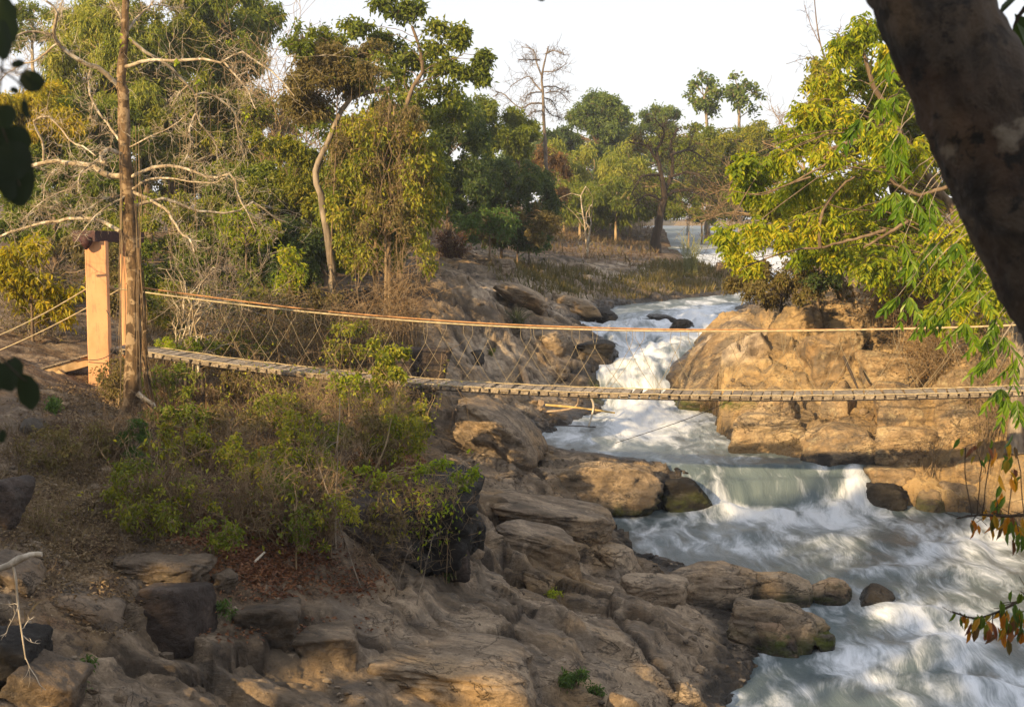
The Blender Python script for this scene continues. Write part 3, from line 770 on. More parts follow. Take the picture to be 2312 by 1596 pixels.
# right bank
rock('huge golden rock face right of the upper chute', 1505, 716, 1820, 925, M_CLAY, seed=81, planes=9, sharp=10, deep=1.9, rough=1.5, cut=((-.75, -.25, .62, .44), (.2, -.6, .7, .62)), Y=36.4, moss=.8, sub=6, cat='rock', name='cliff_rock')
rock('brown rock slope under the shrub on right bank', 1625, 672, 1830, 745, M_GREY, seed=82, planes=11, deep=1.6, tilt=.3, Y=40)
rock('jutting ochre boulder at the right bank toe, above deck shadow', 1640, 925, 1815, 1012, M_CLAY, seed=83, box=0.40, planes=14, deep=.8, rough=1.6)
rock('bulging pale boulder in the middle of the clay bank toe', 1800, 938, 1985, 1040, M_CLAY, seed=84, planes=14, deep=.8, rough=1.5)
rock('broken ochre rocks right of the pale toe boulder', 1960, 950, 2140, 1048, M_CLAY, seed=85, box=0.60, planes=14, deep=.8, rough=1.6)
rock('dark-shadowed rock at right edge of the small waterfall', 1945, 1045, 2065, 1118, M_CLAY, seed=86, box=0.60, planes=12, deep=.55, moss=.2)
rock('low flat wet rock shelf right of the falls', 1950, 1092, 2090, 1156, M_BLACK, seed=87, rough=1.3, planes=11, deep=.45, name='rock_shelf')
rock('round tan boulder at waterline right of the falls', 2058, 1098, 2150, 1158, M_TAN, seed=88, planes=10, sharp=7, deep=.4, cat='boulder', moss=.4)
rock('pale lumpy boulder touching water near right frame edge', 2118, 1085, 2245, 1160, M_TAN, seed=89, planes=11, sharp=7, deep=.5, cat='boulder', moss=.4)
rock('ochre rock ledge leaning out under the right end of deck', 2110, 905, 2230, 985, M_CLAY, seed=90, box=0.60, planes=10, deep=.7)
rock('tall clay buttress in the middle of the cliff', 1805, 735, 1935, 900, M_CLAY, seed=91, box=0.70, planes=10, sharp=9, deep=1.0, rough=1.6, name='clay_buttress', cat='rock', Y=33.8, sub=6)
rock('slanting clay block split by a gully right of the buttress', 1925, 790, 2075, 910, M_CLAY, seed=92, box=0.80, planes=8, sharp=11, deep=.9, rough=1.4, name='clay_block', Y=32.6, sub=6)
rock('pale clay hump above the dark-shadowed rock right of falls', 1985, 1000, 2130, 1075, M_CLAY, seed=93, planes=12, deep=.7, rough=1.4, cut=((-.6, -.3, .7, .6),))
rock('sunlit clay boulder high on toe near the right frame edge', 2120, 985, 2260, 1095, M_CLAY, seed=94, planes=12, deep=.8, rough=1.4, cut=((-.5, -.4, .7, .6),))
for (u0, v0, u1, v1, sd_, lab, ct) in ((1690, 868, 1835, 985, 95, 'leaning clay block right behind the deck, left end of the bank', ((.6, -.4, .6, .6),)), (1835, 852, 1965, 965, 96, 'narrow clay rib behind the deck in the middle of the bank', ((-.7, -.3, .5, .55),)),
                                     (1965, 862, 2105, 985, 97, 'broad cracked clay block behind the deck, right of the rib', ((.5, -.5, .6, .58),)), (2085, 835, 2225, 965, 98, 'upright clay block near the right end of the deck', ((-.6, -.4, .6, .6),))):
    rock(lab, u0, v0, u1, v1, M_CLAY, seed=sd_, planes=9, sharp=12, deep=.75, rough=1.6, cut=ct, name='clay_block')
# ------------------------------------------------------------------ the foot bridge
t = NT('plank_wood')
p_ = t.pos(); gi_ = t.n('ShaderNodeNewGeometry').outputs['Random Per Island']; n_ = t.noise(t.scaled(p_, (5, .7, 5)), 6.0, 6, .7)
c_ = t.mix(t.mapr(n_, .35, .65), (.15, .12, .085), (.40, .335, .25)); c_ = t.mix(t.mapr(gi_, .1, .95, .0, .6), c_, (.16, .125, .09)); c_ = t.mix(t.mapr(t.noise(p_, 3.5, 5, .7), .52, .64, 0, .6), c_, (.09, .07, .05))
M_PLANK = t.done(t.n('ShaderNodeBsdfPrincipled', {'Base Color': c_, 'Roughness': .9, 'Normal': t.bump(n_, .5, .01)}).outputs[0])
M_BEAM = bark_mat('beam_wood', (.33, .22, .11), (.50, .36, .20), scale=7)
M_DARKWOOD = flat_mat('dark_wood', (.05, .038, .03))
M_ROPE = flat_mat('pale_rope', (.42, .34, .20), .9)
M_LACE = flat_mat('grey_rope', (.24, .20, .13), .9)
M_RUST = flat_mat('rusty_cable', (.36, .19, .08), .8)
M_WIRE = flat_mat('dark_wire', (.06, .05, .045), .6)
t = NT('salmon_paint')
p_ = t.pos(); n_ = t.noise(t.scaled(p_, (1, 1, .5)), 3.0, 5, .6)
c_ = t.mix(t.mapr(n_, .3, .7), (.60, .29, .135), (.70, .37, .18))
c_ = t.mix(t.mapr(t.noise(t.scaled(p_, (3, 3, .4)), 4, 6, .75), .52, .66, 0, .7), c_, (.40, .21, .12))
c_ = t.mix(t.mapr(t.noise(p_, 16, 6, .8), .58, .66, 0, .6), c_, (.30, .18, .12))
zz_ = t.n('ShaderNodeSeparateXYZ', {0: p_}).outputs[2]      # splashed earth at the foot, rain runs below the beam
c_ = t.mix(t.mapr(t.math('ADD', zz_, t.math('MULTIPLY', t.noise(p_, 5, 5, .7), 1.1)), 3.35, 3.95, .75, 0), c_, (.20, .12, .07))
rn_ = t.noise(t.scaled(p_, (14, 14, .6)), 1.0, 4, .6)
c_ = t.mix(t.math('MULTIPLY', t.mapr(rn_, .52, .64), t.mapr(zz_, 4.6, 5.7, 0, .65)), c_, (.17, .09, .055))
b_ = t.n('ShaderNodeBsdfPrincipled', {'Base Color': c_, 'Roughness': .8, 'Normal': t.bump(t.noise(p_, 30, 4), .2, .01)})
M_SALMON = t.done(b_.outputs[0])

def YB(u): return 26.9 - (np.asarray(u, float) - 235) / (2300 - 235) * 1.75
dk = np.array([(240, 788), (350, 801), (500, 823), (700, 846), (900, 865), (1100, 879), (1300, 888.5), (1500, 894), (1700, 896.5), (1900, 895.5), (2100, 892), (2240, 888), (2420, 880), (2640, 866)], float)
DK = np.stack([at(u, v, float(YB(u))) for u, v in dk])
DK = resample(DK, 600)
seg = np.concatenate([[0], np.cumsum(np.linalg.norm(np.diff(DK, axis=0), axis=1))])
def along(s): return np.stack([np.interp(s, seg, DK[:, i]) for i in range(3)], -1)
CROSS = unit(np.array([.22, 1.0, 0.0])); DW = .80                         # direction and width of the planks
bridge = thing('suspension_bridge', 'rope footbridge with plank deck hung across the rapids', 'bridge', along(0.0) - [0, 0, .2])
g = Geo(); sb = Geo()
s_ = .1; i_ = 0
while s_ < seg[-1] - .2:
    c = along(s_); tdir = unit(along(s_ + .1) - along(s_ - .1))
    w = .165 + rng.uniform(-.03, .012)
    ex = rng.uniform(-.05, .07); e2 = rng.uniform(-.05, .07)
    yaw = rng.normal() * .035
    cr = unit(CROSS + yaw * tdir)
    up = np.cross(tdir, cr); up = up if up[2] > 0 else -up
    a0, a1 = -ex, DW + e2
    g.box(c + cr * (a0 + a1) / 2 + up * (rng.normal() * .003), tdir * w / 2, cr * (a1 - a0) / 2, unit(up + tdir * rng.normal() * .04) * .017)
    g.box(c + cr * .035 - up * .038, tdir * .069, cr * .035, up * .020)      # end cleats
    g.box(c + cr * (DW - .035) - up * .038, tdir * .069, cr * .035, up * .020)
    s_ += .186; i_ += 1
deck = g.build('deck', M_PLANK, bridge, smooth=False)
ss = np.linspace(.05, seg[-1], 160)
for off in (.045, DW * .5, DW - .045):
    g = Geo(); g.tubes(along(ss) + CROSS * off - [0, 0, .066], .019, 6); g.build('deck_cable', M_WIRE, bridge)
g = Geo()
for off in (.0, DW):                                                      # thin edge ropes on the planks
    g.tubes(along(ss) + CROSS * off + [0, 0, .028] + np.stack([0 * ss, 0 * ss, .004 * np.sin(ss * 9)], -1), .009, 5)
g.build('edge_rope', M_ROPE, bridge)
# hand cables
hf = np.array([(236, 648), (325, 660), (500, 683), (700, 705), (900, 722.5), (1100, 735.5), (1300, 743.5), (1500, 747.5), (1700, 748), (1900, 745.5), (2100, 741), (2240, 736.5), (2420, 727), (2640, 712)], float)
HF = resample(np.stack([at(u, v, float(YB(u))) for u, v in hf]), 300)
hb = np.array([(284, 640), (345, 653), (560, 682), (750, 704), (1000, 724), (1200, 735), (1350, 740), (1500, 743.5), (1700, 745), (1900, 744), (2100, 740), (2240, 736), (2420, 727), (2640, 713)], float)
HB = resample(np.stack([at(u, v, float(YB(u)) + DW) for u, v in hb]), 300)
for P, m in ((HF, M_ROPE), (HB, M_RUST)):
    g = Geo(); g.tubes(P, .0155, 6); tag(g.build('hand_cable', m, bridge), 'rusty orange hand cable' if m is M_RUST else 'pale hand cable')
# rope lacing: a loop over the cable, a knot, two legs to the deck edge
def near_s(x): return np.interp(x, DK[:, 0], seg)
def lacing(P, off, x):
    j = np.argmin(np.abs(P[:, 0] - x)); top = P[j]
    s0 = near_s(x - off * CROSS[0])
    dn = along(s0) + CROSS * off
    hgt = top[2] - dn[2]
    kn = top * .70 + dn * .30; kn = top + (dn - top) * rng.uniform(.26, .34)
    g = Geo()
    dx = unit(P[min(j + 3, 299)] - P[max(j - 3, 0)])
    wl = rng.uniform(.035, .11)
    for sg in (-1, 1):
        g.tubes(resample([top + dx * wl * sg * .8 + [0, 0, .012], top + (kn - top) * .5 + dx * wl * .9 * sg, kn], 7), .0042, 4)
        ft = along(s0 + sg * rng.uniform(.40, .62)) + CROSS * off
        mid = kn * .5 + ft * .5 + dx * sg * -.03
        g.tubes(resample([kn, mid, ft], 6), .0042, 4)
    g.tubes(np.array([kn + [0, 0, .018], kn - [0, 0, .018]]), 0.010, 5)
    g.build('hanger_rope', M_LACE, bridge)
for k in range(18):
    lacing(HF, 0.0, -5.55 + .965 * k + rng.normal() * .07)
    lacing(HB, DW, -5.25 + .965 * k + rng.normal() * .03)
# stay wires under the deck
g = Geo(); g.tubes(resample([at(1650, 905, 25.8), at(1540, 950, 28), at(1390, 1000, 31)], 8), .007, 4); g.build('stay_wire', M_WIRE, bridge)
# ------------------------------------------------------------------ the portal
tower = thing('bridge_portal', 'salmon painted concrete portal with a dark crossbeam at the bridge head', 'bridge tower', at(215, 905, 26.85))
def pillar(uc, v0, Y, hw, vb):
    a = at(uc, v0, Y); zt = a[2]; zb = at(uc, vb, Y)[2] - .5
    ax = np.array([.985, .17, 0]) * hw; ay = np.array([-.17, .985, 0]) * hw
    g = Geo(); c = np.array([a[0], a[1] + hw, .5 * (zt + zb)])
    k = .016                                                             # chamfered arrises
    hx, hy = hw, hw
    pts = [(-hx + k, -hy), (hx - k, -hy), (hx, -hy + k), (hx, hy - k), (hx - k, hy), (-hx + k, hy), (-hx, hy - k), (-hx, -hy + k)]
    zz = np.linspace(zb, zt, 14)
    V = []
    for z in zz:
        for (p, q) in pts: V.append(c * [1, 1, 0] + ax / hw * p + ay / hw * q + [0, 0, z])
    V = np.array(V) + rng.normal(size=(len(V), 3)) * .0025
    Fq = [(r * 8 + j, r * 8 + (j + 1) % 8, r * 8 + 8 + (j + 1) % 8, r * 8 + 8 + j) for r in range(13) for j in range(8)]
    g.add(V, Fq); g.add(V[-8:], [list(range(8))])
    g.build('pillar', M_SALMON, tower, smooth=False)
pillar(211, 545, 26.6, .198, 905)
pillar(288, 545, 27.75, .19, 850)
a, b = at(190, 533, 26.55), at(300, 536, 28.2)
g = Geo(); mid = (a + b) / 2; dx = (b - a) / 2
g.box(mid, dx * 1.02, unit(np.cross(dx, [0, 0, 1])) * .24, np.array([0, 0, .105]))
g.build('crossbeam', flat_mat('burnt_timber', (.045, .018, .018), .6, .5, 20), tower, smooth=False)
g = Geo(); q = mid + dx * -.80 + [0, -.22, -.08]
g.tubes(resample([q + [0, .02, .02], q + [.01, -.02, -.07], q + [0, -.02, -.17]], 5), np.array([.13, .12, .10, .06, .02]), 8)
tag(g.build('tar_drip', MATS['burnt_timber'], tower), 'dark drip running down from the crossbeam')
for (uf, vf, Yf), (ut, vt, Yt) in (((-120, 802, 25.2), (196, 652, 26.7)), ((-120, 838, 26.3), (276, 650, 27.8))):
    g = Geo(); A, B = at(uf, vf, Yf), at(ut, vt, Yt)
    P = A + (B - A) * np.linspace(0, 1, 20)[:, None]; P[:, 2] -= .10 * np.sin(np.linspace(0, np.pi, 20))
    g.tubes(P, .013, 5); g.build('anchor_cable', M_ROPE, tower)
g = Geo(); g.tubes(resample([at(240, 700, 26.6), at(262, 745, 26.5), at(258, 790, 26.5), at(222, 812, 26.45), at(150, 812, 26.4), at(40, 826, 26)], 24), .009, 5)
g.build('slack_wire', M_WIRE, tower)
# ------------------------------------------------------------------ approach ramp and the posts below the deck
ramp = thing('approach_ramp', 'sloping plank ramp with a yellow timber beam leading up to the bridge', 'ramp', at(120, 850, 27))
A, B = at(45, 846, 26.3), at(238, 790, 27.0)
d = B - A; L = np.linalg.norm(d); d = d / L; cr = np.array([.15, 1.0, 0]); cr = unit(cr - d * (cr @ d)); up = np.cross(d, cr); up = up if up[2] > 0 else -up
g = Geo()
n_ = int(L / .16)
for k in range(n_):
    c = A + d * (k + .5) * .16
    g.box(c + cr * .42, d * .07, cr * (.46 + rng.uniform(-.03, .03)), up * .016)
g.build('ramp_deck', M_PLANK, ramp, smooth=False)
for off in (.05, .8):
    g = Geo(); g.box(A + d * L * .5 + cr * off - up * .115, d * L * .47, cr * .035, up * .085); g.build('beam', M_BEAM, ramp, smooth=False)
g = Geo(); a, b = at(128, 838, 26.55), at(200, 898, 26.4); q = (b - a) / 2; e = unit(np.cross(q, [0, 1, 0]))
g.box((a + b) / 2, q, [0, .035, 0], e * .055); g.build('brace', M_BEAM, ramp, smooth=False)
g = Geo(); a, b = at(30, 858, 26.9), at(160, 826, 27.3); g.tubes(resample([at(95, 845, 27.1), at(90, 900, 27.1)], 4), .05, 8); g.build('post', M_DARKWOOD, ramp)
for u, vt, vb, lab in ((243, 800, 905, 'dark timber post behind the salmon pillar'), (455, 825, 905, 'thin dark post under the deck right of the leafless tree'), (508, 836, 925, 'crooked brown stump post below the deck'), (420, 830, 880, 'short hanging post stub under the deck')):
    Yp = float(YB(u)) + .35
    a, b = at(u, vt, Yp), at(u, vb, Yp); b[2] = min(b[2], gz(b[0], b[1]) - .1)
    if u == 420: b = at(u, vb, Yp)
    g = Geo(); g.tubes(resample([a, (a + b) / 2 + rng.normal(size=3) * .02, b], 7), np.linspace(.045, .06, 7) * (1.6 if u in (243, 508) else .8), 7, rough=.06)
    tag(g.build('bridge_post', M_DARKWOOD, None, pivot=b), lab, 'post', 'posts under the bridge deck')
# ------------------------------------------------------------------ drift wood on the left rocks
def stick(name, lab, pts, r0, r1, mat, cat='driftwood'):
    P = resample(np.array(pts), 14); g = Geo(); g.tubes(P, np.linspace(r0, r1, 14), 7, rough=.05)
    return tag(g.build(name, mat, None, pivot=P[0]), lab, cat)
M_PALEW = bark_mat('bleached_wood', (.42, .36, .27), (.68, .62, .52), scale=12)
M_TANW = bark_mat('tan_wood', (.26, .19, .13), (.42, .32, .22), scale=12)
M_BAMB = bark_mat('dry_bamboo', (.38, .27, .10), (.52, .38, .16), scale=8)
def onb(u, v, up=.05): p = hit(u, v); return p + [0, 0, up]
stick('driftwood_log', 'pale straight log leaning on the rocks behind the deck', [onb(1178, 845, .15), at(1200, 895, onb(1200, 895)[1] - .1), onb(1222, 925, .03)], .10, .085, M_TANW)
Yq = onb(1230, 925)[1]
stick('bamboo_pole', 'yellow bamboo pole lying out over the pool edge', [at(1232, 914, Yq), at(1310, 921, Yq - .4), at(1388, 932, Yq - .9)], .032, .022, M_BAMB, 'bamboo pole')
stick('driftwood_branch', 'dark crooked driftwood branch touching the log foot', [at(1225, 930, Yq - .1), at(1260, 927, Yq - .2), at(1290, 922, Yq - .3), at(1304, 912, Yq - .35), at(1306, 895, Yq - .4)], .03, .018, M_TANW)
stick('driftwood_branch', 'bleached white stick standing at the pool edge', [at(1334, 897, Yq - .6), at(1340, 915, Yq - .6), at(1336, 940, Yq - .7), at(1328, 965, Yq - .7)], .03, .022, M_PALEW)
stick('driftwood_branch', 'thin dark stick lying at the waterline of the pool', [at(1240, 960, Yq - 1.2), at(1290, 961, Yq - 1.3), at(1345, 964, Yq - 1.5)], .018, .012, M_DARKWOOD)
stick('driftwood_branch', 'thin brown stick stuck in a crack of the clay cliff', [at(1905, 805, 32.0), at(1925, 850, 31.6), at(1940, 885, 31.4)], .04, .02, M_DARKWOOD)
stick('dead_stick', 'short pale stick lying on the red leaf litter', [onb(575, 1275, .03), onb(597, 1263, .04)], .018, .014, M_PALEW)
# ------------------------------------------------------------------ plants
K_ = lambda *a: list(a)
OLIVE = K_((.05, .075, .010), (.098, .135, .014), (.155, .19, .02), (.25, .255, .028))
OLIVE_Y = K_((.06, .078, .011), (.105, .13, .015), (.16, .18, .02), (.24, .24, .025), (.34, .29, .03))
DEEP = K_((0.024, 0.0474, 0.0131), (0.0441, 0.0765, 0.0197), (0.0802, 0.1185, 0.0296), (0.1404, 0.1732, 0.036))
LIMEY = K_((0.0773, 0.1207, 0.0074), (0.1417, 0.207, 0.0092), (0.2447, 0.299, 0.0129), (0.3864, 0.391, 0.0184), (0.5152, 0.414, 0.0276))
LIME = K_((.11, .17, .01), (.20, .28, .016), (.34, .40, .03), (.44, .44, .05))
BAMB = K_((0.0945, 0.135, 0.0202), (0.1796, 0.216, 0.0288), (0.2835, 0.297, 0.0432), (0.4158, 0.378, 0.072))
DRYG = K_((.065, .055, .018), (.12, .10, .032), (.20, .16, .055), (.14, .15, .03))
AUT = K_((.05, .075, .010), (.09, .12, .012), (.14, .18, .016), (.20, .23, .02), (.30, .29, .025), (.34, .32, .03), (.10, .13, .014), (.36, .20, .035))
BROWN = K_((0.0709, 0.0446, 0.0207), (0.1347, 0.081, 0.034), (0.2126, 0.1283, 0.0486), (0.2835, 0.1823, 0.0729))
FARG = K_((0.0493, 0.088, 0.023), (0.0792, 0.128, 0.0288), (0.132, 0.184, 0.036), (0.1936, 0.232, 0.0504))
GOLDG = K_((0.132, 0.144, 0.0096), (0.2376, 0.228, 0.0115), (0.396, 0.324, 0.0192), (0.5544, 0.396, 0.0288))
VINE = K_((.06, .075, .012), (.10, .125, .014), (.17, .20, .018), (.26, .27, .025), (.34, .30, .03), (.20, .14, .04))
FERN = K_((0.0429, 0.091, 0.0234), (0.0787, 0.143, 0.0293), (0.1287, 0.195, 0.0351))
LM = {}
def lm(key):
    P = {'olive': OLIVE, 'olive_yellow': OLIVE_Y, 'deep': DEEP, 'limey': LIMEY, 'lime': LIME, 'bamboo': BAMB, 'dry': DRYG, 'autumn': AUT, 'brown': BROWN, 'far': FARG, 'gold': GOLDG, 'fern': FERN, 'vine': VINE}
    return leaf_mat(key + '_leaf', P[key], trans=.42 if key in ('lime', 'limey', 'gold') else .33)
B_BROWN = bark_mat('brown_bark', (.10, .07, .045), (.21, .155, .10))
B_GREY = bark_mat('grey_bark', (.13, .105, .08), (.30, .25, .19), scale=7)
B_PALE = bark_mat('pale_bark', (.22, .17, .11), (.44, .37, .26), (.52, .47, .38), scale=9)
B_TAN = bark_mat('tan_bark', (.20, .14, .075), (.42, .32, .19), scale=6)
B_DARK = bark_mat('dark_bark', (.035, .028, .022), (.08, .06, .045))
B_DRY = bark_mat('dry_twig', (.16, .11, .06), (.30, .22, .13), scale=5)
B_WHITE = bark_mat('bleached_twig', (.30, .26, .20), (.56, .50, .41), scale=12)

def leaves(g, P, ax, ln, wd, fold=.25, big=False, up=None):
    """adds one folded leaf per point"""
    N = len(P)
    if not N: return
    ax = unit(ax)
    ref = rng.normal(size=(N, 3)) * .8 + ([0, 0, 1.0] if up is None else up)
    sd = unit(np.cross(ax, ref)); nm = np.cross(sd, ax)
    ln = np.broadcast_to(ln, (N,))[:, None]; wd = np.broadcast_to(wd, (N,))[:, None]
    B = P; T = P + ax * ln - nm * ln * .12
    if big:
        R1 = P + ax * ln * .3 + sd * wd * .46 + nm * wd * fold; R2 = P + ax * ln * .68 + sd * wd * .38 + nm * wd * fold * .7
        L1 = P + ax * ln * .3 - sd * wd * .46 + nm * wd * fold; L2 = P + ax * ln * .68 - sd * wd * .38 + nm * wd * fold * .7
        V = np.stack([B, R1, R2, T, L2, L1], 1)
        i = np.arange(N)[:, None] * 6
        g.add(V, np.concatenate([i + [0, 1, 2, 3], i + [0, 3, 4, 5]]))
    else:
        Rv = P + ax * ln * .45 + sd * wd * .5 + nm * wd * fold; Lv = P + ax * ln * .45 - sd * wd * .5 + nm * wd * fold
        V = np.stack([B, Rv, T, Lv], 1)
        g.add(V, np.arange(N)[:, None] * 4 + [0, 1, 2, 3])

def clumps_px(cl, Y):
    """(u, v, ru, rv[, dY]) -> centres and radii in metres"""
    C, Rr = [], []
    for c in cl:
        y = Y + (c[4] if len(c) > 4 else 0)
        C.append(at(c[0], c[1], y)); a, b = px(c[2], y), px(c[3], y)
        Rr.append((a, (a + b) / 2 * 1.0, b))
    return np.array(C), np.array(Rr)

def auto(u, v, ru, rv, n, r, dy=1.5, flat=.75, seed=None):
    """n clumps scattered inside an ellipse"""
    q = np.random.default_rng(seed if seed is not None else int(u * 7 + v * 13))
    out = []
    for i in range(n):
        a, k = q.uniform(0, 2 * np.pi), math.sqrt(q.uniform(0, 1))
        rr = r * q.uniform(.6, 1.35)
        out.append((u + ru * k * math.cos(a), v + rv * k * math.sin(a), rr, rr * flat * q.uniform(.75, 1.25), q.uniform(-dy, dy)))
    return out

def spray(C, Rr, nt, droop=.3, shell=.5, K=5):
    """twigs fanning out through each clump"""
    M = len(C); idx = np.repeat(np.arange(M), nt)
    d = unit(rng.normal(size=(len(idx), 3)))
    k = rng.uniform(0, 1, len(idx)) ** shell
    end = C[idx] + d * k[:, None] * Rr[idx]
    beg = C[idx] + rng.normal(size=(len(idx), 3)) * Rr[idx] * .22 - [0, 0, 1] * Rr[idx, 2:3] * .25
    t = np.linspace(0, 1, K)[None, :, None]
    P = beg[:, None] + (end - beg)[:, None] * t
    L = np.linalg.norm(end - beg, axis=1)[:, None, None]
    P = P + L * .08 * np.cumsum(rng.normal(size=P.shape) * .5, 1) * t
    P[:, :, 2] += (L[:, :, 0] * (.25 * np.sin(t[..., 0] * np.pi) - droop * t[..., 0] ** 2 * .5))
    return P, d

def along_twigs(P, n, lo=.25):
    N, K, _ = P.shape
    f = rng.uniform(lo, 1, (N, n)) * (K - 1 - 1e-4)
    i = f.astype(int); w = (f - i)[..., None]
    r = np.arange(N)[:, None]
    p = P[r, i] * (1 - w) + P[r, i + 1] * w
    return p.reshape(-1, 3), unit(P[r, i + 1] - P[r, i]).reshape(-1, 3)

def limb_path(a, b, n=9, sag=.12, wob=.05):
    L = np.linalg.norm(b - a); t = np.linspace(0, 1, n)[:, None]
    P = a + (b - a) * t
    P = P + L * wob * np.cumsum(rng.normal(size=(n, 3)), 0) * np.sin(t * np.pi) / 2
    P[:, 2] += L * sag * np.sin(t[:, 0] * np.pi)
    return P

def plant(name, label, cat, Y, clumps, trunk=None, r0=.12, leaf=.12, asp=.42, cov=1.6, pal='olive', bark=None, droop=.3, nt=9, group=None, big=False,
          lean_axis=(0, 0, -.35), twig=.007, limbs=True, shell=.5, gap=.0, compound=0, trunk_r1=.35, ranch=None, base=None, extra=None):
    bark = bark or B_BROWN
    cov = cov * (2.5 if Y > 28 else 4.4); nt = int(nt * 1.3)
    C, Rr = clumps_px(clumps, Y)
    if trunk is None:
        m = C.mean(0); bx = m[0] if base is None else at(base, 500, Y)[0]
        bz = gz(bx, Y) - .15
        trunk_w = np.array([[bx, Y, bz], [bx * .7 + m[0] * .3, Y, bz + (m[2] - bz) * .5], [m[0], Y, m[2]]])
    else:
        trunk_w = np.array([at(q[0], q[1], Y + (q[2] if len(q) > 2 else 0)) for q in trunk])
        g0 = gz(trunk_w[0][0], trunk_w[0][1])
        if trunk_w[0][2] > g0: trunk_w = np.vstack([[trunk_w[0][0], trunk_w[0][1], g0 - .15], trunk_w])
    root = thing(name, label, cat, trunk_w[0], group)
    TP = resample(trunk_w, 22)
    TP[1:-1] += rng.normal(size=(20, 3)) * r0 * .12
    tr = np.linspace(r0, r0 * trunk_r1, 22); tr[0] *= 1.35
    g = Geo(); g.tubes(TP, tr, 9, rough=.07)
    if limbs:
        for c in C:
            d = np.linalg.norm(TP - c, axis=1) + (TP[:, 2] > c[2] - .2) * 3 + (np.arange(22) < 7) * 2
            j = int(np.argmin(d))
            P = limb_path(TP[j], c)
            g.tubes(P, np.linspace(max(tr[j] * min(.5, 1.1 / math.sqrt(len(C))), twig * 1.5), twig * 1.2, len(P)), 5)
    lpx = leaf / px(1, Y)
    P, d = spray(C, Rr, nt, droop, shell)
    if limbs: g.tubes(P, np.linspace(twig, twig * .45, P.shape[1])[None], 3, cap=False)
    g.build('trunk', bark, root)
    # leaves per clump follow its size in the picture
    area = np.pi * np.mean([c[2] * c[3] for c in clumps])
    per = max(2, int(cov * area / (lpx * lpx * asp * .5) / nt))
    gl = Geo()
    if compound:
        per = max(1, int(per / (compound * 2) * 1.2))
        p, tdir = along_twigs(P, per, .3)
        n = len(p)
        od = unit(tdir * .4 + rng.normal(size=(n, 3)) * .7 + np.array(lean_axis) * 1.2)
        sd = unit(np.cross(od, rng.normal(size=(n, 3)) * .35 + [0, 0, 1])); L = leaf * compound * .42 * rng.uniform(.8, 1.2, n)
        for k in range(compound):
            q = p + od * (L * (k + .6) / compound)[:, None] - [0, 0, 1] * (L * .25 * ((k + .6) / compound) ** 2)[:, None]
            for sg in (-1, 1):
                a = sd * sg + od * .35 + [0, 0, -.75] + rng.normal(size=(n, 3)) * .12
                leaves(gl, q, a, leaf * rng.uniform(.85, 1.1, n), leaf * asp * rng.uniform(.9, 1.1, n), .15, big)
    else:
        p, tdir = along_twigs(P, per, .2)
        n = len(p)
        p = p + rng.normal(size=(n, 3)) * leaf * .45
        if gap:
            keep = noise(p[:, 0] / (leaf * 7), p[:, 1] / (leaf * 7), p[:, 2] / (leaf * 5)) > gap - .5
            p, tdir = p[keep], tdir[keep]; n = len(p)
        ax = tdir * .5 + rng.normal(size=(n, 3)) * .6 + np.array(lean_axis)
        leaves(gl, p, ax, leaf * rng.uniform(.65, 1.25, n), leaf * asp * rng.uniform(.75, 1.2, n), .22, big)
    gl.build('crown', lm(pal), root, smooth=False)
    return root

def twig_tree(g, P, r, levels, n, lenf, up=.1, sides=3, spread=.9, rmin=.0035):
    """bare side twigs on a set of polylines P (N,K,3) with start radius r (N,)"""
    g.tubes(P, np.linspace(1, .45, P.shape[1])[None] * np.asarray(r)[:, None], max(sides, 3), cap=False)
    if levels == 0: return
    N, K, _ = P.shape
    f = rng.uniform(.15, 1.0, (N, n)) * (K - 1 - 1e-4)
    i = f.astype(int); w = (f - i)[..., None]; rr = np.arange(N)[:, None]
    o = (P[rr, i] * (1 - w) + P[rr, i + 1] * w).reshape(-1, 3)
    td = unit(P[rr, i + 1] - P[rr, i]).reshape(-1, 3)
    L = np.repeat(np.linalg.norm(np.diff(P, axis=1), axis=2).sum(1), n) * lenf * rng.uniform(.4, 1.2, N * n)
    d = unit(td * .6 + rng.normal(size=o.shape) * spread + [0, 0, up])
    t = np.linspace(0, 1, 6)[None, :, None]
    Q = o[:, None] + d[:, None] * L[:, None, None] * t + np.cumsum(rng.normal(size=(len(o), 6, 3)) * .10, 1) * L[:, None, None] * t
    r2 = np.maximum(np.repeat(np.asarray(r), n) * .5, rmin)
    twig_tree(g, Q, r2, levels - 1, max(2, int(n * .8)), lenf * .9, up, 3, spread, rmin)

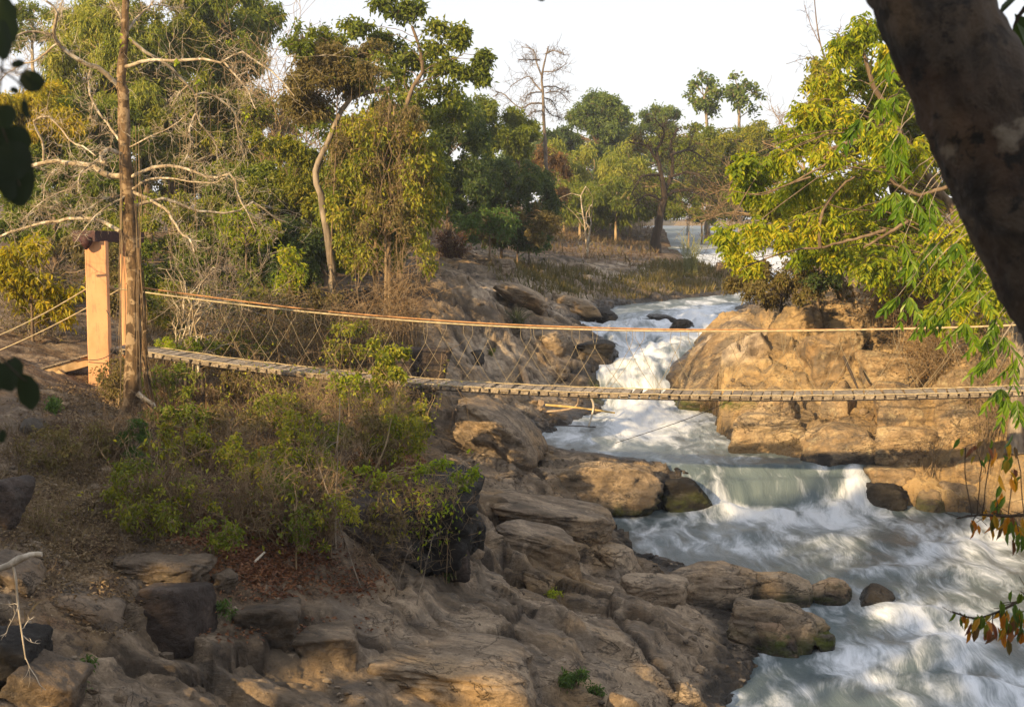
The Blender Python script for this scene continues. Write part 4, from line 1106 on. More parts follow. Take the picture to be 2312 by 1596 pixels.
def bare_shrub(label, u, v, ru, rv, Y, n=14, r=.012, mat=None, cat='shrub', name='dry_shrub', group=None, pal=None, nleaf=0, leaf=.07, hang=0.0, lv=2, nn=6, rmin=.0045):
    """a tangle of bare stems; u, v is the middle of the tangle"""
    c = at(u, v, Y); a, b = px(ru, Y), px(rv, Y)
    zb = min(gz(c[0], Y), c[2] - b * .5)
    root = thing(name, label, cat, (c[0], Y, zb), group)
    g = Geo()
    st = np.stack([c[0] + rng.normal(size=n) * a * .3, Y + rng.normal(size=n) * a * .3, np.full(n, zb - .05)], -1)
    en = np.stack([c[0] + rng.uniform(-1, 1, n) * a, Y + rng.uniform(-1, 1, n) * a * .8, c[2] + rng.uniform(-.4, 1, n) * b], -1)
    t = np.linspace(0, 1, 8)[None, :, None]
    P = st[:, None] * (1 - t) + en[:, None] * t
    L = np.linalg.norm(en - st, axis=1)[:, None, None]
    P = P + np.cumsum(rng.normal(size=P.shape) * .055, 1) * L * t
    P[:, :, 2] += L[:, :, 0] * .12 * np.sin(t[..., 0] * np.pi)
    twig_tree(g, P, np.full(n, r) * rng.uniform(.7, 1.3, n), lv, nn, .42, up=.15 - hang, rmin=rmin)
    g.build('branches', mat or B_DRY, root)
    if nleaf:
        gl = Geo()
        k = rng.integers(0, n, nleaf); f = rng.uniform(.3, 1, nleaf) * 6.99; i = f.astype(int)
        p = P[k, i] + rng.normal(size=(nleaf, 3)) * [a * .28, a * .28, b * .28]
        leaves(gl, p, rng.normal(size=(nleaf, 3)) + [0, 0, -.6], leaf * rng.uniform(.6, 1.3, nleaf), leaf * .5 * rng.uniform(.7, 1.2, nleaf), .25)
        gl.build('foliage', lm(pal), root, smooth=False)
    return root
# ================================================================== far bank and backdrop, from far to near
G_FAR = 'trees on the far bank'
plant('broadleaf_tree', 'dense domed dark-green tree on the skyline right of the tall bare tree', 'tree', 108, auto(1350, 262, 62, 42, 34, 26, 2.5) + auto(1330, 330, 60, 30, 12, 26, 2) + [(1395, 262, 26, 30), (1340, 222, 40, 20)], trunk=[(1350, 470), (1350, 330)], r0=.35, leaf=.30, cov=2.6, pal='far', group=G_FAR, nt=12, twig=.03)
plant('broadleaf_tree', 'smaller rounded tree on the skyline, second right of the tall bare tree', 'tree', 114, auto(1492, 272, 44, 26, 18, 19, 2) + [(1488, 248, 26, 15)], trunk=[(1490, 470), (1492, 300)], r0=.3, leaf=.30, cov=1.9, pal='far', group=G_FAR, nt=10, twig=.03)
plant('open_tree', 'airy two-headed tree with see-through crown, left one', 'tree', 96, auto(1590, 215, 34, 42, 17, 15, 1.5) + [(1582, 170, 20, 14), (1560, 215, 16, 14), (1612, 250, 22, 20)], trunk=[(1598, 470), (1600, 330), (1590, 220)], r0=.22, leaf=.30, asp=.6, cov=1.15, pal='far', bark=B_GREY, group=G_FAR, twig=.025)
plant('open_tree', 'airy tree with see-through crown beside the big lime-green tree', 'tree', 95, auto(1668, 215, 36, 40, 17, 15, 1.5) + [(1655, 172, 18, 14), (1712, 215, 16, 16), (1690, 190, 18, 12), (1700, 250, 25, 18)], trunk=[(1672, 470), (1670, 330), (1668, 220)], r0=.22, leaf=.30, asp=.6, cov=1.15, pal='far', bark=B_GREY, group=G_FAR, twig=.025)
plant('broadleaf_tree', 'dull green far tree filling the skyline between the two round crowns', 'tree', 118, auto(1430, 320, 70, 30, 16, 24, 2), r0=.3, leaf=.3, cov=1.8, pal='olive', group=G_FAR, twig=.03)
plant('broadleaf_tree', 'dark low far tree just right of the tall bare trunk', 'tree', 105, auto(1265, 320, 36, 34, 14, 22, 2), r0=.25, leaf=.28, cov=2.0, pal='deep', group=G_FAR, twig=.03)
plant('olive_tree', 'olive scrub tree on the skyline under the airy trees', 'tree', 92, auto(1600, 325, 140, 44, 44, 26, 3), r0=.06, leaf=.24, cov=1.5, pal='olive', group=G_FAR, twig=.025)
plant('scrub_tree', 'mossy gold-green scrub in front of the olive skyline scrub, far right', 'tree', 84, auto(1700, 350, 100, 70, 40, 28, 3), r0=.06, leaf=.22, cov=1.7, pal='olive_yellow', group=G_FAR, twig=.02)
G_BAM = 'bamboo clumps on the far bank'
for (u, v, ru, rv, Y, lab) in ((1275, 405, 60, 90, 91, 'yellow-green bamboo clump right of the bare trunk'), (1345, 405, 70, 90, 93, 'yellow-green bamboo clump under the domed dark tree'),
                               (1420, 410, 60, 75, 90, 'tall bamboo clump left of the leaning dead tree'), (1310, 455, 90, 40, 87, 'low dark bamboo skirt along the far bank'), (1385, 450, 60, 42, 86, 'shaded bamboo clump low beside the thin pale sapling')):
    plant('bamboo_clump', lab, 'bamboo', Y, auto(u, v, ru, rv, 26, 25, 2.5, .9), r0=.10, leaf=.34, asp=.2, cov=1.9 if v < 440 else 1.6, pal='bamboo' if v < 440 else 'olive', bark=B_TAN, droop=.8, lean_axis=(.1, 0, -.8), group=G_BAM, twig=.02, nt=11)
plant('scrub_tree', 'olive brush covering the far bank behind the dead leaning tree', 'scrub', 86, auto(1560, 420, 150, 70, 44, 32, 3), r0=.05, leaf=.2, cov=1.3, pal='olive', bark=B_DRY, group=G_FAR, twig=.02, nt=14)
plant('scrub_tree', 'dark shaded thicket above the sandy far shore', 'scrub', 100, auto(1540, 468, 190, 24, 34, 26, 3, .8), r0=.05, leaf=.25, cov=1.6, pal='deep', group=G_FAR, twig=.02)
plant('distant_trees', 'continuous line of hazy trees closing the view behind the far bank', 'trees', 140, auto(1430, 380, 330, 60, 80, 34, 6, .8, 91) + auto(1180, 370, 120, 60, 24, 34, 4, .8, 92), r0=.1, leaf=.4, cov=.9, pal='far', twig=.03, nt=9)
# tall bare tree
def bare_tree(name, label, Y, trunk, r0, r1, limbs, mat, twn=9, lv=2, lenf=.36, spread=.8, rmin=.006, dy=1.0, side=9):
    TP = resample(np.array([at(u, v, Y) for u, v in trunk]), 40)
    g0 = gz(TP[0][0], TP[0][1]); TP[0][2] = min(TP[0][2], g0 - .15)
    root = thing(name, label, 'tree', TP[0])
    tmat, mat = mat if isinstance(mat, tuple) else (mat, mat)
    g = Geo(); rr = np.linspace(r0, r1, 40); rr[:3] *= [1.35, 1.15, 1.05]
    g.tubes(TP, rr, side, rough=.10); g.build('trunk', tmat, root)
    for li, (pts, ra, rb) in enumerate(limbs):
        sg = rng.choice([-1, 1]) * rng.uniform(.3, 1) * dy
        P = np.array([at(u, v, Y + sg * (k / max(1, len(pts) - 1)) ** 1.0) for k, (u, v) in enumerate(pts)])
        n = 14; P = resample(P, n); P[1:] += rng.normal(size=(n - 1, 3)) * ra * .25
        g = Geo(); g.tubes(P, np.linspace(ra, rb, n), 7, rough=.05)
        N = 5
        sub = np.stack([P[int(k):int(k) + 5] for k in np.linspace(1, n - 5, N)])
        twig_tree(g, sub, np.full(N, max(rb * .55, rmin * 1.4)), lv, twn, lenf * 1.6, up=.05, spread=spread, rmin=rmin)
        g.build('branch', mat, root)
    return root
z2 = lambda pts: [(767 + .3394 * a, .3394 * b) for a, b in pts]
bare_tree('leafless_tree', 'tall thin leafless tree standing alone against the sky', 70, [(1242, 520), (1236, 420), (1229, 300), (1226, 215), (1224, 170), (1238, 105)], .125, .03,
          [(z2(p), a, b) for p, a, b in (([(1350, 620), (1300, 560), (1250, 510), (1130, 580)], .045, .018), ([(1350, 520), (1310, 420), (1290, 340), (1210, 310)], .045, .018), ([(1355, 580), (1440, 580), (1530, 625)], .04, .018), ([(1350, 610), (1260, 625), (1230, 680)], .04, .018),
            ([(1345, 690), (1270, 690), (1200, 720), (1080, 620), (1020, 645)], .05, .018), ([(1360, 480), (1440, 470), (1515, 420)], .034, .014), ([(1370, 620), (1450, 610), (1530, 680)], .034, .014), ([(1360, 700), (1400, 760), (1490, 790)], .034, .014), ([(1345, 740), (1290, 745), (1250, 770)], .034, .014),
            ([(1370, 360), (1420, 340), (1495, 360)], .04, .02), ([(1330, 400), (1260, 400), (1190, 400)], .04, .02), ([(1350, 650), (1420, 680), (1460, 800)], .034, .014))], bark_mat('grey_brown_bark', (.10, .08, .062), (.20, .165, .13)), twn=5, lv=2, lenf=.42, rmin=.010, dy=2.5)
bare_tree('dead_leaning_tree', 'dark-trunked leafless tree leaning over the far water edge', 76, [(1478, 556), (1484, 520), (1494, 470), (1500, 440), (1490, 380), (1480, 335)], .28, .08,
          [([(1500, 440), (1520, 380), (1515, 330), (1530, 290)], .13, .04), ([(1500, 445), (1530, 430), (1590, 440), (1640, 470)], .12, .03), ([(1488, 370), (1460, 330), (1420, 320)], .10, .03), ([(1490, 395), (1450, 400), (1425, 440)], .09, .03), ([(1482, 340), (1500, 300), (1480, 270)], .08, .03),
           ([(1497, 455), (1460, 440), (1430, 470)], .08, .03), ([(1515, 350), (1560, 340), (1600, 370)], .08, .03), ([(1510, 400), (1560, 390), (1620, 420)], .08, .03)], bark_mat('dead_brown_bark', (.022, .016, .011), (.06, .042, .028)), twn=6, lv=2, lenf=.5, rmin=.015, dy=3)
bare_shrub('thin pale leafless sapling on the grassy shelf', 1327, 500, 10, 70, 64, n=3, r=.05, mat=B_PALE, cat='sapling', name='bare_sapling', lv=1, nn=3, rmin=.02)
bare_tree('bare_bush_tree', 'brown tangle of dry branches reaching from right towards the far water', 60, [(1800, 600), (1780, 540), (1750, 460), (1730, 380)], .12, .03, [([(1775, 520), (1720, 490), (1650, 480), (1580, 500)], .06, .02), ([(1760, 490), (1700, 450), (1640, 430)], .034, .014), ([(1740, 430), (1690, 390), (1640, 380)], .034, .014), ([(1785, 560), (1720, 560), (1660, 590), (1620, 600)], .05, .015), ([(1770, 510), (1710, 520), (1640, 540), (1600, 545)], .05, .015)], B_DRY, twn=6, lv=2, lenf=.5, rmin=.012, dy=2.5)
bare_shrub('russet dry bush in the shade at the shelf end, left', 1025, 558, 34, 30, 52, n=30, r=.02, mat=bark_mat('russet_twig', (.07, .03, .018), (.14, .06, .035)), rmin=.009, pal='brown', nleaf=900, leaf=.1)
# middle distance, left of the shelf
plant('dark_tree', 'dark shaded tree filling the gap behind the vine curtain', 'tree', 52, auto(1010, 350, 85, 130, 48, 40, 2.5, .9), r0=.12, leaf=.16, cov=1.5, pal='deep', nt=14, shell=.33)
plant('dark_thicket', 'blackish thicket at the left end of the grassy shelf', 'thicket', 56, auto(1125, 460, 125, 95, 60, 36, 2.5, .8), r0=.07, leaf=.15, cov=1.5, pal='deep', nt=13, shell=.33)
plant('bushy_tree', 'bushy olive tree standing behind the dark thicket, narrow top', 'tree', 66, auto(1098, 300, 30, 70, 20, 22, 1.5, 1.1) + [(1090, 250, 20, 24), (1110, 260, 14, 30)], r0=.2, leaf=.18, cov=2.0, pal='olive')
plant('bushy_tree', 'vine-hung olive tree just left of the tall bare trunk', 'tree', 67, auto(1165, 305, 36, 55, 20, 24, 1.5, 1.1) + [(1165, 262, 22, 18), (1150, 265, 16, 22)], r0=.2, leaf=.18, cov=2.0, pal='olive')
plant('bushy_tree', 'reddish-brown dry bush tree around the tall bare trunk', 'tree', 73, auto(1230, 400, 50, 70, 22, 26, 1.5, .9), r0=.2, leaf=.18, cov=1.3, pal='brown', nt=12)
plant('brush', 'dry brown brush below the dark thicket on the shelf', 'brush', 54, auto(1180, 510, 100, 40, 30, 26, 1.5, .8), r0=.04, leaf=.13, cov=1.1, pal='dry', bark=B_DRY, nt=14)
plant('green_shrub', 'blue-green leafy shrub at the foot of the dark thicket', 'shrub', 50, auto(1095, 505, 70, 40, 22, 20, 1.2, .8), r0=.05, leaf=.14, cov=1.0, pal='fern', nt=9)
plant('green_shrub', 'small green shrub right of the blue-green one, on the shelf', 'shrub', 55, auto(1195, 545, 60, 16, 14, 16, 1, .7), r0=.04, leaf=.13, cov=1.1, pal='fern', nt=8)
plant('layered_tree', 'tall green tree with leafy branch tips reaching right into the sky', 'tree', 44, [(900, 25, 70, 32), (870, 5, 45, 22), (940, 20, 40, 30), (808, 62, 50, 22), (850, 90, 60, 28, 1), (985, 65, 46, 20), (1040, 72, 26, 12), (1035, 95, 28, 11), (980, 110, 60, 24), (1005, 150, 42, 20), (940, 140, 80, 36, 1), (905, 165, 60, 60, 1), (930, 235, 60, 50, 1), (895, 120, 60, 40, 1), (1050, 163, 30, 15), (1082, 140, 24, 15), (1095, 130, 14, 9), (1093, 176, 17, 9), (1000, 205, 70, 34, 1), (900, 200, 85, 50, 2), (1030, 250, 55, 40, 2), (960, 260, 70, 40, 2)],
      trunk=[(905, 560), (905, 420), (912, 300), (925, 215), (955, 150), (930, 60)], r0=.12, leaf=.19, asp=.5, cov=1.7, pal='olive', bark=B_BROWN, nt=14)
# big left backdrop
plant('tall_tree', 'tall drooping-leaved tree against the sky, upper left', 'tree', 58, auto(505, 70, 90, 120, 44, 36, 2.5, 1.0, 3) + [(580, 40, 50, 40), (620, 30, 34, 40), (560, 110, 40, 40), (540, 170, 40, 50), (470, 180, 60, 60), (450, 60, 60, 60)], trunk=[(480, 560), (485, 300), (500, 60)], r0=.3, leaf=.24, asp=.3, cov=1.9, pal='olive', droop=.6, lean_axis=(.1, 0, -.8))
plant('bamboo_clump', 'feathery light-green bamboo behind the big leafless tree, upper left', 'bamboo', 52, auto(230, 130, 120, 130, 44, 46, 2, .8, 5), r0=.1, leaf=.26, asp=.18, cov=2.2, pal='bamboo', bark=B_TAN, droop=.9, lean_axis=(.15, 0, -.8), nt=12)
plant('bamboo_clump', 'golden-green bamboo mass at left edge above the grey limbs', 'bamboo', 47, auto(70, 270, 110, 70, 26, 46, 2, .7, 6), r0=.1, leaf=.24, asp=.2, cov=2.0, pal='gold', bark=B_TAN, droop=.9, lean_axis=(.15, 0, -.8), nt=12)
plant('open_tree', 'thin see-through tree in the top left corner', 'tree', 60, auto(80, 50, 80, 60, 20, 30, 2, .8, 8), r0=.15, leaf=.16, cov=.7, pal='olive', bark=B_PALE)
plant('broadleaf_tree', 'olive-gold bushy tree behind the right limbs of the leafless tree', 'tree', 50, auto(470, 300, 150, 110, 54, 44, 2.5, .85, 9), r0=.2, leaf=.17, cov=2.0, pal='olive_yellow')
plant('broadleaf_tree', 'green bushy tree behind the trunk of the leafless tree', 'tree', 47, auto(200, 330, 170, 110, 44, 46, 2, .85, 10), r0=.2, leaf=.17, cov=2.0, pal='olive')
plant('broadleaf_tree', 'shaded olive tree wall behind everything on the left', 'tree', 64, auto(330, 330, 360, 170, 70, 66, 2.5, .8, 71), r0=.25, leaf=.22, cov=1.2, pal='olive')
plant('broadleaf_tree', 'deep green tree mass under the upper left bamboo', 'tree', 55, auto(330, 220, 110, 90, 26, 50, 2, .8, 72), r0=.2, leaf=.18, cov=1.2, pal='deep')
plant('bushy_tree', 'olive tree with brown patches between bamboo and drooping-leaved tree', 'tree', 53, auto(370, 90, 70, 110, 26, 44, 2, .9, 73), r0=.2, leaf=.17, cov=1.2, pal='olive_yellow')
plant('scrub_tree', 'olive brush behind the kinked trunk and vine curtain', 'tree', 46, auto(760, 480, 160, 130, 40, 48, 2, .8, 74), r0=.12, leaf=.16, cov=1.1, pal='olive')
plant('broadleaf_tree', 'olive foliage filling the slope right behind the kinked trunk', 'tree', 42, auto(715, 360, 90, 110, 30, 38, 1.5, .9, 93), r0=.08, leaf=.14, cov=.9, pal='olive')
plant('scrub_tree', 'yellow-olive brush left of the kinked trunk, low on the slope', 'tree', 39.5, auto(400, 510, 150, 60, 26, 40, 1.5, .7, 75), r0=.08, leaf=.13, cov=.8, pal='olive_yellow')
bare_shrub('leafless brown tree crown against the sky gap, upper middle left', 640, 260, 62, 90, 49, n=34, r=.03, rmin=.010, name='bare_crown_tree', cat='tree', lv=2, nn=6)
plant('scrub_tree', 'dull olive scrub tree in the middle of the wooded slope', 'tree', 43, auto(560, 470, 150, 100, 44, 42, 2, .8, 11), r0=.12, leaf=.15, cov=1.8, pal='olive')
plant('scrub_tree', 'gold-tinged scrub tree left of the kinked vine trunk', 'tree', 41, auto(640, 420, 90, 110, 30, 36, 1.5, .8, 12), r0=.12, leaf=.14, cov=1.6, pal='olive_yellow')
plant('scrub_tree', 'shaded green scrub behind the left limbs of the leafless tree', 'tree', 42, auto(130, 470, 150, 90, 40, 42, 2, .8, 13), r0=.12, leaf=.15, cov=1.8, pal='olive')
plant('scrub_tree', 'olive-brown scrub low on the wooded slope behind the hand cables', 'tree', 38, auto(480, 610, 210, 80, 46, 42, 2, .7, 14), r0=.08, leaf=.12, cov=1.2, pal='olive', bark=B_DRY, nt=14)
plant('scrub_tree', 'gold and olive scrub just behind the hand cables, middle left', 'scrub', 34, auto(450, 690, 180, 50, 34, 34, 1.5, .7, 81), r0=.05, leaf=.11, cov=.75, pal='olive_yellow', bark=B_DRY, nt=14)
plant('scrub_tree', 'dry scrub with some green between kinked trunk and hand cables', 'scrub', 33.5, auto(660, 700, 110, 46, 22, 30, 1.2, .7, 82), r0=.05, leaf=.11, cov=.7, pal='dry', bark=B_DRY, nt=14)
plant('scrub_tree', 'low green scrub seen through the rope lacing, left part', 'scrub', 31, auto(520, 770, 150, 30, 22, 24, 1, .7, 83), r0=.03, leaf=.10, cov=.6, pal='olive_yellow', bark=B_DRY, nt=12)
plant('scrub_tree', 'brown and yellow scrub seen through the rope lacing, right of the kinked trunk', 'scrub', 31.5, auto(790, 770, 90, 34, 18, 24, 1, .7, 84), r0=.03, leaf=.10, cov=.6, pal='autumn', bark=B_DRY, nt=12)
plant('scrub_tree', 'dark brown thicket behind the portal', 'thicket', 36, auto(150, 620, 170, 80, 36, 40, 2, .7, 15), r0=.08, leaf=.12, cov=1.5, pal='dry', bark=B_DRY, nt=12)
plant('scrub_tree', 'deep green bush below the kinked vine trunk', 'bush', 37, auto(650, 570, 60, 80, 22, 34, 1.2, .9, 16), r0=.06, leaf=.14, cov=1.9, pal='deep')
plant('leafy_shrub', 'yellow-green leafy bush left of the kinked trunk, above the cables', 'bush', 35, auto(655, 610, 40, 60, 14, 22, .8, .8, 17), r0=.04, leaf=.14, cov=1.0, pal='limey')
plant('leafy_shrub', 'sunlit golden bush in mid slope, top right of the cable loops', 'bush', 36, auto(560, 510, 70, 40, 18, 24, 1, .7, 18), r0=.04, leaf=.13, cov=1.0, pal='limey')
# the kinked vine tree and its curtain
plant('vine_tree', 'kinked pale trunk carrying a rounded crown of dead brown vines', 'tree', 36, auto(760, 150, 95, 60, 24, 40, 1.2, .8, 19) + auto(700, 220, 60, 60, 14, 36, 1, .8, 20) + [(680, 100, 34, 30), (840, 110, 50, 34)], trunk=[(747, 770), (750, 650), (746, 570), (722, 440), (712, 388), (742, 315), (790, 225), (880, 200)], r0=.115, leaf=.12, asp=.4, cov=1.35, pal='dry', bark=B_GREY, nt=20, trunk_r1=.45, twig=.006)
plant('climbing_vine', 'olive leaves of a climber covering the top of the vine crown', 'vine', 35.4, auto(720, 90, 80, 30, 14, 26, .8, .7, 21) + auto(800, 160, 90, 40, 12, 26, .8, .7, 23), r0=.03, leaf=.13, cov=.8, pal='olive', trunk=[(752, 640), (748, 560), (760, 300), (760, 120)])
plant('vine_curtain', 'yellow-green hanging vine curtain right of the kinked trunk', 'vine', 35.5, auto(850, 330, 90, 90, 30, 34, 1, 1.3, 24) + auto(930, 420, 55, 130, 24, 32, 1, 1.3, 25) + auto(800, 480, 60, 120, 22, 30, 1, 1.3, 26) + [(975, 330, 30, 20), (985, 380, 30, 20), (960, 560, 34, 30), (970, 600, 30, 26)], trunk=[(880, 690), (878, 560), (885, 400), (890, 240)], r0=.07, leaf=.135, asp=.5, cov=.58, pal='vine', bark=B_DRY, droop=.5, lean_axis=(.05, 0, -.6), nt=14)
plant('vine_curtain', 'dark olive vine mass behind the yellow-green vine curtain', 'vine', 38, auto(860, 420, 130, 180, 56, 42, 1.2, 1.1, 27), r0=.08, leaf=.15, cov=1.7, pal='olive', bark=B_DRY, droop=.8, lean_axis=(0, 0, -.8))
plant('vine_curtain', 'brown withered vines tangled through the yellow-green curtain', 'vine', 35.2, auto(860, 380, 110, 170, 34, 30, 1, 1.2, 28), r0=.05, leaf=.11, cov=.35, pal='dry', bark=B_DRY, droop=.7, lean_axis=(.05, 0, -.7), nt=16)
def strands(label, name, u0, u1, v0, v1, Y, n, r, mat, wob=14, cat='vine', group=None):
    g = Geo(); P = []
    for i in range(n):
        u = rng.uniform(u0, u1); a, b = v0 + rng.uniform(-.1, .25) * (v1 - v0), v1 - rng.uniform(0, .35) * (v1 - v0); y = Y + rng.uniform(-.6, .6)
        k = np.linspace(0, 1, 12); w = np.cumsum(rng.normal(size=12)) * wob / 3
        P.append([at(u + w[j] + rng.uniform(-1, 1), a + (b - a) * k[j], y) for j in range(12)])
    P = np.array(P); m = P.reshape(-1, 3).min(0)
    g.tubes(P, (r * rng.uniform(.5, 1.3, n))[:, None] * np.linspace(1, .7, 12)[None], 4, cap=False)
    o = g.build(name, mat, None, pivot=(P[0, -1, 0], P[0, -1, 1], m[2])); return tag(o, label, cat, group)
strands('brown strands of hanging lianas below the vine crown', 'hanging_liana', 770, 960, 210, 700, 34.8, 22, .006, B_DRY, 40)
strands('straw-coloured lianas bunched right of the kinked trunk', 'hanging_liana', 840, 890, 200, 620, 34.5, 12, .006, B_DRY, 30)
# leafless scrub behind the bridge
bare_shrub('grey-white leafless shrub tangle behind the hand cables, left', 500, 620, 130, 90, 31, n=26, r=.011, mat=B_GREY, rmin=.0045, lv=2, nn=6)
bare_shrub('pale bent sapling with bare twigs behind the bridge deck', 425, 680, 60, 90, 30, n=7, r=.028, mat=B_PALE, rmin=.006, name='bare_sapling', cat='sapling')
bare_shrub('brown dry brush above the deck below the cable, left part', 560, 740, 160, 60, 31.5, n=46, r=.010, rmin=.005, pal='dry', nleaf=1500, leaf=.07)
bare_shrub('brown dry brush right of the kinked trunk foot', 800, 720, 90, 60, 32.5, n=32, r=.010, rmin=.005, pal='brown', nleaf=800, leaf=.07)
bare_shrub('dry reddish brush hanging on the slope left of bare rock', 900, 650, 50, 60, 34, n=26, r=.010, rmin=.005, pal='brown', nleaf=500, leaf=.08, hang=.2)
bare_shrub('grey bare brush at left edge behind the anchor cables', 90, 700, 120, 70, 30.5, n=36, r=.011, mat=B_GREY, rmin=.005, pal='dry', nleaf=900, leaf=.08)
bare_shrub('brown twig tangle under the deck left of the yellow bush', 620, 890, 170, 50, 28.8, n=46, r=.009, rmin=.0045, pal='brown', nleaf=1400, leaf=.06)
plant('leafy_bush', 'glossy yellow-green bush left of the salmon pillar', 'bush', 29.5, auto(50, 600, 70, 60, 22, 26, .7, .7, 30) + auto(90, 680, 60, 40, 12, 20, .6, .7, 31) + [(150, 715, 22, 18), (165, 660, 16, 12)], r0=.04, leaf=.16, asp=.36, cov=1.35, pal='gold', lean_axis=(0, 0, -.9), big=True)
plant('fern_like_shrub', 'feathery light-green plant behind the deck start', 'shrub', 29.5, auto(420, 778, 60, 16, 14, 16, .5, .6, 32), r0=.02, leaf=.06, asp=.3, cov=1.0, pal='lime')
plant('leafy_shrub', 'yellow and orange leaved bush in front of the deck, above the rock slab', 'bush', 25.2, auto(890, 830, 60, 40, 16, 17, .6, .9, 33) + auto(890, 950, 70, 55, 24, 18, .6, .9, 34) + [(800, 850, 24, 18), (840, 770, 12, 20), (950, 920, 16, 24), (960, 960, 14, 14)], r0=.03, leaf=.085, asp=.5, cov=.7, pal='autumn', bark=B_DRY, nt=9, big=True)
plant('leafy_shrub', 'green shrub growing just under the middle of the deck', 'bush', 25, auto(790, 865, 90, 20, 16, 15, .5, .7, 35), r0=.02, leaf=.08, asp=.5, cov=.8, pal='limey', bark=B_DRY)
bare_shrub('dry brown stalks below the yellow and orange bush', 800, 980, 90, 90, 23.5, n=40, r=.008, rmin=.004, pal='brown', nleaf=700, leaf=.06)
for (u, v, ru, rv, Yd, n_, lab) in ((640, 900, 60, 130, 25.3, 9, 'tall wispy stems with a few yellow leaves crossing the deck, left'), (740, 880, 70, 120, 25.0, 11, 'wispy brown stems with yellow-green leaves rising past the deck, centre left'), (950, 890, 50, 110, 25.2, 8, 'thin leafy stems rising past the deck beside the rock slope'), (560, 960, 70, 110, 23.5, 10, 'wispy dry stems below the deck, above the middle shrubs')):
    bare_shrub(lab, u, v, ru, rv, Yd, n=n_, r=.008, rmin=.0035, mat=B_DRY, lv=2, nn=5, pal='autumn', nleaf=260, leaf=.075)
# ================================================================== the big leafless tree
Z1 = lambda pts: [(.3394 * a, .3394 * b) for a, b in pts]
LIMB = [([(790, 570), (720, 500), (600, 430), (470, 360), (380, 290), (360, 200), (380, 80), (310, 10)], 11, 5), ([(380, 290), (240, 400), (120, 440), (0, 540)], 5, 2), ([(375, 285), (330, 230), (160, 215), (70, 290), (-20, 370)], 6, 3), ([(370, 110), (420, 0)], 5, 3),
        ([(815, 450), (900, 430), (1010, 395), (1180, 405), (1320, 390), (1490, 415), (1590, 340), (1700, 400), (1860, 520), (1960, 640)], 8, 2.5), ([(1490, 415), (1580, 520), (1640, 590), (1700, 730)], 4, 2),
        ([(855, 255), (1000, 370), (1110, 430), (1190, 510), (1250, 570), (1305, 630), (1300, 720), (1330, 830), (1400, 890), (1440, 970), (1445, 1080)], 7, 2), ([(1305, 630), (1390, 625), (1550, 735), (1580, 880), (1630, 1070)], 4.5, 2), ([(1300, 760), (1260, 860), (1270, 960), (1220, 1090)], 4, 1.8), ([(1250, 570), (1180, 640), (1120, 760)], 3.5, 1.8),
        ([(820, 1170), (720, 1170), (620, 1110), (480, 1085), (350, 1065), (200, 1105), (-20, 1150)], 13, 9), ([(290, 1070), (285, 950), (220, 820), (310, 770), (380, 830), (470, 940), (560, 980), (640, 1040)], 5, 3),
        ([(820, 1040), (740, 1000), (680, 1015), (670, 1070), (705, 1085)], 9, 7), ([(870, 1180), (960, 1140), (1080, 1100), (1200, 1110), (1300, 1150), (1400, 1190), (1510, 1160), (1570, 1210), (1580, 1290), (1640, 1400), (1700, 1540)], 8, 2.5),
        ([(850, 1275), (1000, 1190), (1150, 1190), (1400, 1220), (1500, 1180)], 6, 2.5), ([(880, 1370), (1000, 1340), (1080, 1320), (1180, 1350), (1300, 1400), (1400, 1410), (1560, 1420), (1690, 1340), (1800, 1430), (1900, 1480)], 8, 3),
        ([(870, 1270), (1000, 1330), (1110, 1400), (1150, 1470), (1210, 1560), (1260, 1590), (1290, 1680)], 7, 3), ([(800, 1540), (680, 1475), (560, 1450), (400, 1470), (230, 1500), (-20, 1580)], 9, 6), ([(870, 1280), (760, 1350), (640, 1430), (560, 1530), (500, 1620)], 5, 2),
        ([(810, 960), (740, 860), (620, 690), (590, 560), (600, 470)], 5, 4), ([(620, 690), (610, 780), (645, 835)], 3, 2), ([(840, 200), (800, 110), (740, 0)], 5, 3), ([(845, 210), (930, 100), (1010, 30), (1020, -30)], 6, 3), ([(1010, 30), (1120, 45), (1210, 60)], 3, 1.5),
        ([(850, 985), (1000, 910), (1150, 840), (1250, 760)], 3.5, 1.8), ([(650, 1060), (540, 1150), (520, 1280)], 5, 2), ([(520, 1200), (450, 1260), (300, 1330), (160, 1450)], 4, 2), ([(810, 1300), (700, 1320), (580, 1320)], 4, 2), ([(700, 1320), (560, 1400), (430, 1420)], 3, 1.5), ([(620, 1110), (480, 1180), (370, 1130), (300, 1230), (290, 1330)], 4, 2), ([(1640, 1400), (1740, 1480), (1850, 1590)], 3, 1.6), ([(560, 1450), (420, 1380), (250, 1400), (140, 1480)], 3, 1.6)]
YT = 23.8
B_TRUNK = bark_mat('flaky_bark', (.055, .036, .02), (.185, .12, .062), (.26, .19, .115), scale=11)
bare_tree('big_leafless_tree', 'large leafless tree with crooked whitish limbs in front of the portal', YT, [(296, 962), (300, 850), (306, 700), (299, 560), (288, 440), (281, 330), (279, 215), (273, 185), (281, 90), (283, 30), (286, -60)], .155, .05, 
          [(Z1(p), px(a, YT) * .56, px(b, YT) * .48) for p, a, b in LIMB], (B_TRUNK, B_PALE), twn=6, lv=2, lenf=.40, rmin=.0042, dy=1.3, side=12)
big_tree = S.objects['big_leafless_tree']
g = Geo(); P = np.array([at(u, v, YT - .15) for u, v in [(312, 560), (319, 640), (325, 720), (326, 790), (330, 850), (341, 900), (358, 940), (372, 955)]]); P = resample(P, 24)
g.tubes(P, np.linspace(.03, .045, 24), 8, rough=.3)
